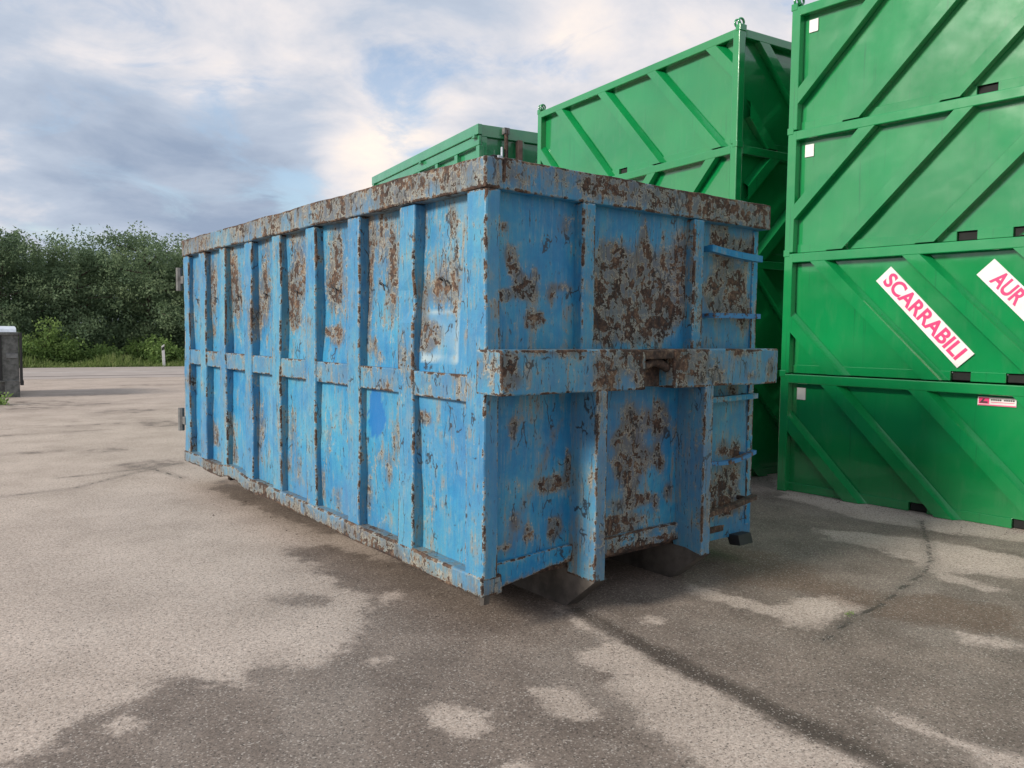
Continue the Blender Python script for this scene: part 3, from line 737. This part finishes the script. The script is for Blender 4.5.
# rear doors, hinges, rollers
for x0, x1 in ((.03, WID / 2 - .004), (WID / 2 + .004, WID - .03)):
    MB().box(x0, x1, LEN - .006, LEN + .05, .31, 2.44, .35).build('rear_door', M_BLUE, blue, base=.2)
for z in (2.14, .66):
    mb = MB(); mb.box(-.008, .03, LEN - .02, LEN + .10, z - .03, z + .05, .1); mb.tube([(-.01, LEN + .10, z - .10), (-.01, LEN + .10, z + .14)], .034, 8)
    mb.build('door_hinge', M_GREY, blue)
for x in (.60, 1.74):
    MB().tube([(x, LEN - .02, .10), (x + .20, LEN - .02, .10)], .099, 18).build('rear_roller', M_SKID, blue, smooth=False)


# ------------------------------------------------------------------ green stacked containers
def clip_poly(poly, s0, s1, z0, z1):
    def cl(p, f, inter):
        out = []
        for i in range(len(p)):
            a, b = p[i], p[(i + 1) % len(p)]
            if f(a): out.append(a)
            if f(a) != f(b): out.append(inter(a, b))
        return out
    def ix(c, k):
        def g(a, b):
            t = (c - a[k]) / (b[k] - a[k]); return tuple(a[i] + t * (b[i] - a[i]) for i in range(2))
        return g
    for f, k in ((lambda q: q[0] >= s0, (s0, 0)), (lambda q: q[0] <= s1, (s1, 0)), (lambda q: q[1] >= z0, (z0, 1)), (lambda q: q[1] <= z1, (z1, 1))):
        if len(poly) < 3: return []
        poly = cl(poly, f, ix(*k))
    return poly


def diagonal(start, slope, width, s0, s1, z0, z1, dep):
    """one folded rib on the plane y=0; sharp lower lip, sloping upper flank. returns MB or None"""
    mb = MB()
    # bands in units of horizontal offset from the rib's lower lip
    sg = 1 if slope > 0 else -1
    band = [(0, dep, 0.0), (0, 0.0, 0.0)]
    def line_s(off, z): return start + slope * (z - z0) + off
    offs = [(0.0, 0.0), (.95 * width, 0.0), (1.28 * width, dep - .004)]       # (offset from lip, depth)
    lo = -1.0; hi = z1 + 1.0
    any_ = False
    for (oa, da), (ob, db) in zip(offs[:-1], offs[1:]):
        A, B = (-sg * oa, -sg * ob)
        q = [(line_s(A, z0), z0), (line_s(B, z0), z0), (line_s(B, z1), z1), (line_s(A, z1), z1)]
        c = clip_poly(q, s0, s1, z0, z1)
        if len(c) < 3: continue
        any_ = True
        vs = []
        for (s_, z_) in c:
            o = abs(s_ - start - slope * (z_ - z0)); t = (o - oa) / (ob - oa)
            vs.append((s_, da + (db - da) * t, z_))
        ar = sum(vs[i][0] * vs[(i + 1) % len(vs)][2] - vs[(i + 1) % len(vs)][0] * vs[i][2] for i in range(len(vs)))
        if ar < 0: vs = vs[::-1]
        i = len(mb.v); mb.v += vs; mb.e += [0] * len(vs); mb.f.append(tuple(range(i, i + len(vs))))
    # the lip
    za, zb = z0, z1
    def zat(s_): return z0 + (s_ - start) / slope
    zs = sorted([max(z0, min(z1, zat(s0))), max(z0, min(z1, zat(s1)))])
    za, zb = zs
    if zb - za > .02:
        a = (line_s(0, za), za); b = (line_s(0, zb), zb)
        mb.quad((a[0], 0, a[1]), (b[0], 0, b[1]), (b[0], dep + .003, b[1]), (a[0], dep + .003, a[1]))
    return mb if any_ else None


def green_container(loc, rz, label, mir, start, pitch, group, wid=2.2, L=4.05, h=1.245, sq=False, slots=(1.65, 2.10), mat=None, endmir=False):
    mat = mat or M_GREEN
    t = empty('green_container', loc, rz, label, 'container', group)
    D = .092; rail = .098; post = .095
    slope = 1.0 if mir else -1.0
    zt = h - rail
    def face(to_world, LL, with_slots, st, pt, sl):
        def tr(mb, name, m, buckle=False):
            if buckle:
                q = loc[2] * 3.1 + loc[1]
                mb.v = [(x, y + .007 * pn(x * 1.6, z * 1.8, q, 1.0, 2) + .004 * pn(x, z, q + 5, 3.2, 2), z) for x, y, z in mb.v]
            mb.v = [to_world(*p) for p in mb.v]
            return mb.build(name, m, t, smooth=buckle)
        tr(MB().box(0.0, LL, 0.0, .112, zt, h - .004, .5, .008), 'top_rail', mat)
        if with_slots:
            sw = .168; ed = [post * .5]
            for s_ in slots: ed += [s_, s_ + sw]
            ed.append(LL - post * .5)
            for a, b in zip(ed[::2], ed[1::2]): tr(MB().box(a, b, .078, .12, .002, .088, .6, .004), 'sill', mat)
            for s_ in slots: tr(MB().box(s_ + .002, s_ + sw - .002, .115, .5, .006, .084, .6), 'fork_pocket_shade', M_BLACK)  # solid black block stands in for the slot's shaded hollow
        else:
            tr(MB().box(post * .5, LL - post * .5, .078, .12, .002, .088, .6, .004), 'sill', mat)
        tr(MB().grid((0, D, 0), (1, 0, 0), (0, 0, 1), lin(post * .5, LL - post * .5, .15), lin(.087, zt + .01, .13)), 'side_plate', mat, True)
        n = -6
        while n < 12:
            s_ = st + n * pt
            mb = diagonal(s_, sl, .165, post - .006, LL - post + .006, .004, zt + .002, D - .009)
            if mb: tr(mb, 'diagonal_rib', mat)
            n += 1
    e = .0
    face(lambda x, y, z: (x, y, z), L, True, start, pitch, slope)
    face(lambda x, y, z: (L - x, wid - y, z), L, True, start, pitch, slope)
    # ends lie between the side frames
    a0, a1 = .1125, wid - .1125
    es = -1.0 if not endmir else 1.0
    face(lambda x, y, z: (L - y, a0 + x, z), a1 - a0, False, .4, .95, es)
    face(lambda x, y, z: (y, a1 - x, z), a1 - a0, False, .4, .95, es)
    for sx_ in (0, 1):
        for sy_ in (0, 1):
            x0 = -.003 if not sx_ else L - post + .003; y0 = -.003 if not sy_ else wid - post + .003
            MB().box(x0, x0 + post, y0, y0 + post, .001, h - .006, .4, .008).build('corner_post', mat, t)
            # stacking shoe at the top corner
            cx_ = x0 + post / 2; cy_ = y0 + post / 2
            ox = -.022 if not sx_ else .022
            mb = MB().box(cx_ - .035 + ox, cx_ + .035 + ox, cy_ - .052, cy_ + .052, h - .035, h + .035, .2, .006)
            mb.build('stacking_shoe', mat, t)
    MB().box(.1, L - .1, .1, wid - .1, .095, .12, 1.5).build('floor', mat, t)
    if sq:
        MB().box(.145, .242, D - .012, D - .004, h - .27, h - .145, .2, .002).build('white_sticker', M_WHITE, t)
    return t


def lifting_eye(par, x, y, z):
    for dx in (-.022, .022):
        mb = MB()
        pts = [(x + dx * 1.2, y + .04 * cos(a), z + .045 + .04 * sin(a)) for a in [2 * pi * k / 14 for k in range(15)]]
        mb.tube(pts, .013, 6).build('lifting_eye', M_GREEN, par, smooth=True)

RZ = radians(-87.94); RL = (4.953, 1.4735)
GR = 'green containers stacked four high beside the yard'
c1 = green_container((*RL, 0), RZ, 'green container on the ground with a small logo sticker, lowest of the stack bearing SCARRABILI', False, .445 + 1.15, .865, GR, sq=True, slots=(1.33, 2.20))
c2 = green_container((*RL, 1.25), RZ, 'green container with white SCARRABILI sign, second from the ground in its stack', False, .282 + 1.15, .92, GR)
c3 = green_container((*RL, 2.50), RZ, 'green container third from the ground, resting on the one with the SCARRABILI sign', True, .62, .865, GR, sq=True)
c4 = green_container((*RL, 3.75), RZ, 'green container topmost in the stack above the SCARRABILI sign', True, .74, .91, GR, sq=True, slots=(1.76, 2.20))
for x in (.045, 4.0): lifting_eye(c4, x, .045, 1.245 + .02)

SZ = radians(-97.17); SL = (5.4587, 6.136)
ordn = ['green container on the ground in the stack behind the blue container, lowest of four', 'green container second from the ground in the stack behind the blue container',
        'green container third from the ground in the stack rising behind the blue container', 'topmost green container of the stack rising right behind the blue container']
for k in range(4):
    c = green_container((*SL, 1.25 * k), SZ, ordn[k], k == 2 or k == 0, (.55 if k in (0, 2) else 1.62), 1.02, GR, endmir=k == 2, slots=(1.9, 2.6))
    if k == 3:
        for x in (.045, 4.0): lifting_eye(c, x, .045, 1.245 + .02)

# SCARRABILI plates on the second container
def text_mesh(body, size, mat, parent, mtx, name, off=.0055, depth=.001):
    cu = bpy.data.curves.new(name, 'FONT'); cu.body = body; cu.size = size; cu.align_x = 'CENTER'; cu.align_y = 'CENTER'
    cu.offset = off; cu.extrude = depth; cu.space_character = 1.02
    tmp = bpy.data.objects.new(name + '_tmp', cu); COL.objects.link(tmp)
    bpy.context.view_layer.update()
    me = bpy.data.meshes.new_from_object(tmp.evaluated_get(bpy.context.evaluated_depsgraph_get()))
    bpy.data.objects.remove(tmp)
    xs_ = [v.co.x for v in me.vertices]; w = max(xs_) - min(xs_)
    me.materials.clear(); me.materials.append(mat)
    o = bpy.data.objects.new(name, me); link(o, parent); o.matrix_local = mtx
    return o, w

def plate(body, corner_s, corner_z, length, height, ang, parent, tw, textpos=None):
    """white plate whose upper-left corner is (corner_s, corner_z); runs down to the right"""
    ca, sa = cos(ang), sin(ang)
    ux = Vector((ca, 0, sa)); uy = Vector((-sa, 0, ca))
    c = Vector((corner_s, D_FRONT, corner_z)) + ux * length / 2 - uy * height / 2
    R = Matrix(((ux.x, uy.x, 0, c.x), (0, 0, -1, c.y), (ux.z, uy.z, 0, c.z), (0, 0, 0, 1)))
    mb = MB().box(-length / 2, length / 2, -height / 2, height / 2, -.004, .002, .3, .001)
    p_ = mb.build('sign_plate', M_WHITE, parent); p_.matrix_local = R
    o, w = text_mesh(body, .19, M_PINK, p_, Matrix.Translation((0, 0, .0035)), 'lettering')
    sc = tw / w
    o.matrix_local = Matrix.Translation((textpos or 0, 0, .0035)) @ Matrix.Diagonal((sc, 1.0, 1, 1))
    return p_
D_FRONT = .092 - .012
plate('SCARRABILI', 1.075, 1.058, 1.115, .19, radians(-46.6), c2, 1.0)
plate('AUR', 1.965, 1.075, 1.115, .19, radians(-46.6), c2, .31, -.29)
# small company sticker on the lowest container
MB().box(1.885, 2.19, .080, .086, 1.048, 1.125, .2, .001).build('logo_sticker', M_WHITE, c1)
st = bpy.data.objects['logo_sticker']
MB().box(1.893, 1.978, .0785, .0799, 1.064, 1.117, .2, .0005).build('logo_mark', M_PINK, st)
MB().prism([(1.90, 1.070), (1.93, 1.110), (1.945, 1.110), (1.93, 1.085), (1.965, 1.085), (1.968, 1.070)], 1, .0778, .0784).build('logo_mark', M_INK, st)
for k in range(11):
    x = 1.992 + k * .017
    if k == 5: continue
    MB().box(x, x + .013, .0785, .0799, 1.094, 1.108, .2, .0005).build('logo_print', M_INK, st)
MB().box(1.992, 2.175, .0785, .0799, 1.078, 1.083, .3, .0005).build('logo_print', M_PINK, st)
MB().box(1.888, 2.187, .0785, .0799, 1.050, 1.058, .3, .0005).build('logo_stripe', M_PINK, st)

# green vertical-ribbed containers further back
def tall_green(loc, rz, label, detail):
    t = empty('ribbed_container', loc, rz, label, 'container', 'tall green containers behind the stacks')
    L, Wd, h = 5.2, 2.3, 2.5
    m = M_GREEN2
    for sy in (0, 1):
        f = (lambda x, y, z: (x, y, z)) if sy == 0 else (lambda x, y, z: (L - x, Wd - y, z))
        def tr(mb, name):
            mb.v = [f(*p) for p in mb.v]; return mb.build(name, m, t)
        tr(MB().box(-.02, L + .02, -.03, .05, h - .17, h - .002, .5, .008), 'top_rail')
        tr(MB().box(0.0, L, .0, .05, h - .33, h - .172, .5, .008), 'upper_rail')
        tr(MB().box(0.0, L, .0, .05, .002, .16, .5), 'bottom_rail')
        tr(MB().grid((0, .08, 0), (1, 0, 0), (0, 0, 1), lin(0.02, L - .02, .3), lin(.15, h - .3, .3)), 'side_plate')
        for k in range(7):
            x = .0 + k * (L - .12) / 6
            tr(MB().box(x, x + .12, .004, .09, .161, h - .331, .5, .008), 'side_rib')
        for x in (L - .05, L * .55, .2):
            tr(MB().prism([(x - .12, h - .215), (x, h - .165), (x, h - .215)], 1, -.06, -.001), 'cover_catch')
    for e in (0, 1):
        f = (lambda x, y, z: (L - y, x, z)) if e == 0 else (lambda x, y, z: (y, Wd - x, z))
        def tr(mb, name, mm=m):
            mb.v = [f(*p) for p in mb.v]; return mb.build(name, mm, t)
        tr(MB().grid((0, .055, 0), (1, 0, 0), (0, 0, 1), lin(.05, Wd - .05, .3), lin(.1, h - .02, .3)), 'end_plate')
        tr(MB().box(.052, Wd - .052, .0, .055, h - .19, h - .003, .5), 'end_rail')
        tr(MB().box(.052, Wd - .052, .0, .055, .003, .16, .5), 'end_sill')
        for x in (.052, .74, Wd - .16): tr(MB().box(x, x + .10, .003, .056, .161, h - .191, .5), 'end_post')
        mb = MB().prism([(1.0, 1.9), (1.12, 1.9), (1.42, h - .195), (1.30, h - .195)], 1, .01, .054); tr(mb, 'end_brace')
        if e == 0:
            tr(MB().tube([(.47, -.06, .5), (.47, -.06, h - .06)], .035, 8), 'locking_rod', M_HOOK)
            tr(MB().box(.42, .52, -.09, .01, h - .12, h - .02, .2), 'rod_bracket', M_GREY)
            tr(MB().box(.30, .37, -.10, .0, h - .62, h - .48, .1), 'latch', M_LGREY)
            tr(MB().tube([(.385, -.07, h - .66), (.385, -.07, h - .34)], .018, 6), 'latch_pin', M_LGREY)
            tr(MB().box(.68, .77, -.08, .0, .5, h - .19, .4), 'brown_post', make_plain('faded_brown_paint', (.16, .10, .085), .7))
            tr(MB().tube([(.06, -.03, h - .85), (.08, -.05, h - .66), (.15, -.06, h - .54), (.24, -.06, h - .50), (.34, -.05, h - .50)], .03, 8), 'hose', M_DGREY)
    MB().box(.1, L - .1, .1, Wd - .1, .06, .1, 1.5).build('floor', m, t)
    return t

TZ = radians(-99.5)
TL = (5.1859 + 5.2 * .165, 7.2912 + 5.2 * .986)
tall_green((*TL, 0), TZ, 'tall ribbed green container on the ground behind the green stacks, under its twin', False)
tall_green((*TL, 2.505), TZ, 'upper tall ribbed green container with locking rod and brown post on its end', True)

# ------------------------------------------------------------------ grey compactor at the far left
g = empty('grey_container', (.03, 18.6, 0), radians(-4), 'weathered dark grey steel container with pale cover and black corner pipe across the yard', 'container')
def gb(x0, x1, y0, y1, z0, z1, n, m): return MB().box(x0, x1, y0, y1, z0, z1, .4, .01).build(n, m, g)
gb(-4.2, 0, 0, 2.2, .34, 1.50, 'body', M_GREY)
gb(-4.16, -.04, .05, 2.15, .06, .34, 'base_frame', M_GREY)
gb(-.30, .004, -.03, .0, .0, .36, 'corner_foot', M_GREY)
gb(-4.2, -3.9, -.03, .0, .0, .36, 'corner_foot', M_GREY)
gb(-.30, .004, 1.9, 2.2, .0, .335, 'corner_foot', M_GREY)
gb(-4.2, -3.9, 1.9, 2.2, .0, .335, 'corner_foot', M_GREY)
gb(-.26, -.02, -.02, .001, .92, 1.03, 'label_plate', make_plain('dull_plate', (.17, .175, .18), .6))
gb(-4.2, .0, -.035, .001, .36, .40, 'side_rail', M_GREY)
gb(-4.2, .01, -.04, .02, 1.46, 1.53, 'side_rail', M_GREY)
for k in range(5): gb(-.42 - k * .8, -.34 - k * .8, -.045, .002, .41, 1.455, 'side_rib', M_DGREY)
MB().tube([(.038, -.02, .33), (.038, -.02, 1.52)], .032, 8).build('corner_pipe', M_DGREY, g)
gb(.01, .085, -.05, .03, .28, .40, 'pipe_foot', M_DGREY)
mb = MB()
ns = 10
for k in range(ns):
    a0, a1 = pi * k / ns, pi * (k + 1) / ns
    P0 = (1.1 - 1.08 * cos(a0), 1.53 + .14 * sin(a0) ** .6); P1 = (1.1 - 1.08 * cos(a1), 1.53 + .14 * sin(a1) ** .6 if k < ns - 1 else 1.53)
    mb.quad((-4.15, P0[0], P0[1]), (-.04, P0[0], P0[1]), (-.04, P1[0], P1[1]), (-4.15, P1[0], P1[1]))
mb.f.append(tuple(len(mb.v) + k for k in range(ns + 1)))
mb.v += [(-.04, 1.1 - 1.08 * cos(pi * k / ns), 1.53 + .14 * max(0, sin(pi * k / ns)) ** .6) for k in range(ns + 1)]; mb.e += [0] * (ns + 1)
mb.build('cover', M_LGREY, g)

# ------------------------------------------------------------------ trees, bushes, verge
def leaf_cloud(centres, nper, spread, size, seed, droop=.3, aspect=.5):
    r = np.random.default_rng(seed)
    C_ = np.repeat(np.array(centres), nper, 0)
    tone = np.repeat(np.clip(r.normal(.45, .13, len(centres)) + np.array([.55 * pn(*c, .75, 2) for c in centres]), 0, 1), nper)  # clump-sized noise paints lit and dark masses into the leaf colour
    n = len(C_)
    P = C_ + r.normal(0, 1, (n, 3)) * np.array([spread, spread, spread * .7])
    d = r.normal(0, 1, (n, 3)); d[:, 2] -= droop; d /= np.linalg.norm(d, axis=1)[:, None]
    u = r.normal(0, 1, (n, 3)); u[:, 2] *= .4; w = np.cross(d, u); w /= np.linalg.norm(w, axis=1)[:, None] + 1e-9
    s = size * r.uniform(.6, 1.35, (n, 1))
    a = P - w * s * aspect * .5; b = P + d * s * .5 - w * s * aspect * .1
    V = np.stack([P - d * s * .5, P + w * s * aspect * .5, P + d * s * .5, P - w * s * aspect * .5], 1).reshape(-1, 3)
    tone = np.clip(tone + r.normal(0, .1, n), 0, 1)
    return V, np.repeat(tone, 4)


def leaf_object(name, V, tone, mat, parent):
    n = len(V) // 4
    me = bpy.data.meshes.new(name)
    me.vertices.add(len(V)); me.vertices.foreach_set('co', V.astype(np.float32).ravel())
    me.loops.add(len(V)); me.loops.foreach_set('vertex_index', np.arange(len(V), dtype=np.int32))
    me.polygons.add(n); me.polygons.foreach_set('loop_start', np.arange(0, len(V), 4, dtype=np.int32))
    me.update(calc_edges=True)
    at = me.attributes.new('wear', 'FLOAT_COLOR', 'POINT')
    col = np.zeros((len(V), 4), np.float32); col[:, 0] = tone
    at.data.foreach_set('color', col.ravel())
    me.materials.append(mat)
    return link(bpy.data.objects.new(name, me), parent)


def tree(x, y, h, rad, seed, label, ncl=420, low=.10, twiggy=.3, nleaf=34):
    t = empty('roadside_tree', (x, y, 0), 0, label, 'tree', 'trees along the far side of the road')
    r = random.Random(seed)
    mb = MB()
    top = Vector((r.uniform(-.3, .3), r.uniform(-.3, .3), h * .8))
    pts = [Vector((0, 0, -.05)), Vector((r.uniform(-.1, .1), 0, h * .2)), Vector((r.uniform(-.2, .2), r.uniform(-.2, .2), h * .5)), top]
    mb.tube(pts, [.14, .11, .07, .02], 7)
    cents = []
    nl = 13
    for k in range(nl):
        a = k * 2.4 + r.uniform(-.4, .4); zf = .10 + .78 * k / nl
        b = Vector((0, 0, h * zf * .85)) + (pts[1] + pts[2]) * .25
        rr = rad * (.55 + .6 * sin(pi * min(1, .25 + zf * .72))) * r.uniform(.7, 1.15)
        e = Vector((cos(a) * rr, sin(a) * rr, h * min(1.02, zf + r.uniform(.06, .22))))
        m_ = (b + e) * .5 + Vector((0, 0, .25))
        mb.tube([b, m_, e], [.05, .03, .008], 5, False)
        for j in range(int(ncl / nl)):
            f = r.uniform(.12, 1.05) ** .7
            p = b.lerp(m_, f * 2) if f < .5 else m_.lerp(e, f * 2 - 1)
            q = rad * .21
            cents.append((p.x + r.gauss(0, q), p.y + r.gauss(0, q), max(.25, p.z + r.gauss(0, q * .75))))
    # loose twigs standing out of the crown
    twigs = []
    for j in range(int(70 * twiggy)):
        a = r.uniform(0, 2 * pi); rr = rad * r.uniform(.2, 1.0)
        base = Vector((cos(a) * rr, sin(a) * rr, h * (1.0 - .32 * (rr / rad) ** 2)))
        tw = Vector((cos(a) * r.uniform(0, .7) + r.gauss(0, .3), sin(a) * r.uniform(0, .7), 1)).normalized()
        for s_ in range(8): twigs.append(tuple(base + tw * (.11 * s_ - .35)))
    mb.build('trunk', M_BARK, t)
    V, tone = leaf_cloud(cents, nleaf, .22, .135, seed, .35)
    V2, tone2 = leaf_cloud(twigs, 9, .085, .12, seed + 7, .1)
    V = np.concatenate([V, V2]); tone = np.concatenate([tone, tone2])
    leaf_object('crown', V, tone, M_LEAF, t)
    return t


TREES = [(-8.5, 41, 7.2, 2.9), (-4.6, 39.6, 6.6, 2.7), (-1.0, 40.6, 5.9, 2.5), (1.6, 39.4, 5.9, 2.3), (4.7, 39.2, 5.1, 2.3), (7.6, 38.4, 6.0, 2.5), (10.6, 38.2, 5.3, 2.3), (13.8, 37.4, 5.6, 2.6), (17.0, 36.8, 6.0, 2.7),
         (0.2, 43.6, 5.9, 2.6), (3.6, 43.8, 5.0, 2.6), (7.0, 43.2, 5.5, 2.7), (10.2, 42.8, 5.2, 2.6), (14.2, 42.2, 5.4, 2.9), (-3.4, 44.0, 6.6, 2.9), (2.2, 47.5, 5.4, 3.0), (6.0, 47.2, 5.2, 3.0), (9.8, 46.8, 5.6, 3.0), (13.6, 46.2, 5.2, 3.0)]
TLAB = {2: 'feathery green tree rising directly behind the grey container', 3: 'tall feathery roadside tree next after the one behind the grey container', 5: 'dense green roadside tree standing behind the white marker post'}
tl = 'feathery green tree of the dense row across the road'
for i, (x, y, h, r_) in enumerate(TREES):
    tree(x, y, h, r_, 100 + i, TLAB.get(i, tl) if i < 9 else 'green tree in the back row behind the trees lining the road', 480 if i < 9 else 460, .1, .9 if i in (1, 2, 3) else .4, 34 if i < 9 else 30)


def bush(x, y, h, rad, seed, mat=None, label='low leafy bush at the foot of the trees across the road', group='bushes along the road verge'):
    t = empty('roadside_bush', (x, y, 0), 0, label, 'bush', group)
    r = random.Random(seed)
    mb = MB(); cents = []
    for k in range(9):
        a = r.uniform(0, 2 * pi); e = Vector((cos(a) * rad * r.uniform(.3, 1), sin(a) * rad * r.uniform(.3, 1), h * r.uniform(.5, 1)))
        mb.tube([(0, 0, -.02), tuple(e * .5 + Vector((0, 0, .1))), tuple(e)], [.02, .014, .005], 4, False)
        for j in range(18):
            f = r.uniform(.1, 1)
            cents.append((e.x * f + r.gauss(0, rad * .22), e.y * f + r.gauss(0, rad * .22), max(.08, e.z * f + r.gauss(0, h * .12))))
    mb.build('stems', M_BARK, t)
    V, tone = leaf_cloud(cents, 14 if rad < 1 else 40, .13 if rad < 1 else .24, .13, seed, .1)
    leaf_object('foliage', V, tone, mat or M_LEAFB, t)

for i in range(26, 42):
    p_ = roadpt(-12 + (i - 26) * 1.5 + rnd.uniform(-.3, .3), rnd.uniform(3.4, 5.2), 0)
    bush(p_[0], p_[1], rnd.uniform(1.8, 2.8), rnd.uniform(1.1, 1.5), 300 + i, M_LEAF, 'tall dark shrub growing between the trunks of the roadside trees', 'tall shrubs under the trees')
for i in range(26):
    u = -11 + i * .92 + rnd.uniform(-.3, .3)
    p_ = roadpt(u, rnd.uniform(1.2, 2.4), 0)
    hh = rnd.choice([.7, .8, .9, 1.1, 1.3]) * (1.7 if i in (9, 10, 11) else 1.0)
    bush(p_[0], p_[1], hh, rnd.uniform(.6, .9), 300 + i)

# verge of long grass
r = np.random.default_rng(5)
n = 26000
u = r.uniform(-22, 22, n); v = np.abs(r.normal(0, 1.0, n)) * 1.1 - .12
hh = r.uniform(.12, .42, n) * (1 + .5 * np.sin(u * 1.7)) * np.clip(.35 + v, .35, 1)
bx = 4.5 + u * cos(RA) - v * sin(RA); by = 34.3 + u * sin(RA) + v * cos(RA)
th = r.uniform(0, 2 * pi, n); wd = r.uniform(.012, .03, n); ln = r.normal(0, .12, (2, n))
z0 = np.full(n, -.03)
V = np.stack([np.stack([bx - np.cos(th) * wd, by - np.sin(th) * wd, z0], 1), np.stack([bx + np.cos(th) * wd, by + np.sin(th) * wd, z0], 1),
              np.stack([bx + ln[0] + np.cos(th) * wd * .4, by + ln[1] + np.sin(th) * wd * .4, hh], 1), np.stack([bx + ln[0] - np.cos(th) * wd * .4, by + ln[1] - np.sin(th) * wd * .4, hh], 1)], 1).reshape(-1, 3)
gr = leaf_object('verge_grass', V, np.repeat(np.clip(r.normal(.5, .25, n), 0, 1), 4), M_GRASS, None)
tag(gr, 'long green grass along the road verge', 'grass', kind='stuff')

# roadside marker post
mp = empty('marker_post', (7.31, 34.02, 0), radians(-8), 'white roadside marker post leaning in the verge grass', 'post')
mb = MB(); mb.prism([(-.055, -.05), (.055, -.05), (.015, .98), (-.095, .90)], 1, -.03, .03); mb.build('post', M_WHITE, mp)
mb = MB(); mb.prism([(-.090, .70), (.026, .75), (.018, .90), (-.093, .83)], 1, -.034, -.0305); mb.build('dark_band', M_DGREY, mp)

# weeds
def weed(x, y, h, n_, seed, label):
    t = empty('weed', (x, y, 0), 0, label, 'weed')
    r = np.random.default_rng(seed)
    c = np.stack([r.normal(0, h * .5, n_), r.normal(0, h * .5, n_), np.abs(r.normal(0, h * .5, n_)) + .005], 1)
    V, tone = leaf_cloud(c, 4, h * .2, h * .45, seed, -.2, .3)
    V[:, 2] = np.maximum(V[:, 2], .002)
    leaf_object('leaves', V, tone, M_LEAFB, t)
weed(-.62, 16.6, .30, 30, 1, 'clump of green weeds beside the grey container')
weed(1.92, -1.02, .025, 14, 2, 'tiny green weed growing in the asphalt crack')

# grit and small stones gathered along the foot of the containers
r = np.random.default_rng(21)
pts = []
for (ax, ay, bx, by, n_, sp) in ((4.93, 1.5, 5.02, -2.6, 520, .10), (5.0, 2.0, 7.0, 1.8, 420, .22), (4.9, 2.1, 5.4, 6.1, 300, .12), (.1, .2, .1, 5.3, 260, .16), (.3, -.05, 2.4, -.05, 160, .25), (-3, -2, 4, 1.0, 260, 1.2)):
    t_ = r.uniform(0, 1, n_)
    pts.append(np.stack([ax + (bx - ax) * t_ + r.normal(0, sp, n_), ay + (by - ay) * t_ + r.normal(0, sp, n_)], 1))
pts = np.concatenate(pts); n = len(pts)
sz = np.clip(r.lognormal(-5.5, .4, n), .002, .012)
base = np.array([[1, 0, -.3], [-.5, .87, -.3], [-.5, -.87, -.3], [.2, .3, .75], [-.35, -.2, .6]])
an = r.uniform(0, 2 * pi, n); ca, sa = np.cos(an), np.sin(an)
base[:, 2] *= .6
V = base[None] * sz[:, None, None] * r.uniform(.7, 1.3, (n, 5, 3))
V = np.stack([V[..., 0] * ca[:, None] - V[..., 1] * sa[:, None] + pts[:, None, 0], V[..., 0] * sa[:, None] + V[..., 1] * ca[:, None] + pts[:, None, 1], V[..., 2] + sz[:, None] * .3], -1).reshape(-1, 3)
F = [tuple(5 * i + k for k in f) for i in range(n) for f in ((0, 1, 3), (1, 4, 3), (1, 2, 4), (2, 0, 3), (2, 3, 4))]
me = bpy.data.meshes.new('loose_grit'); me.from_pydata(V.tolist(), [], F); me.materials.append(make_plain('grit_stone', (.17, .145, .12), .9, .5, 20))
grit = link(bpy.data.objects.new('loose_grit', me))
tag(grit, 'loose grit and small stones along the foot of the containers', 'grit', kind='stuff')
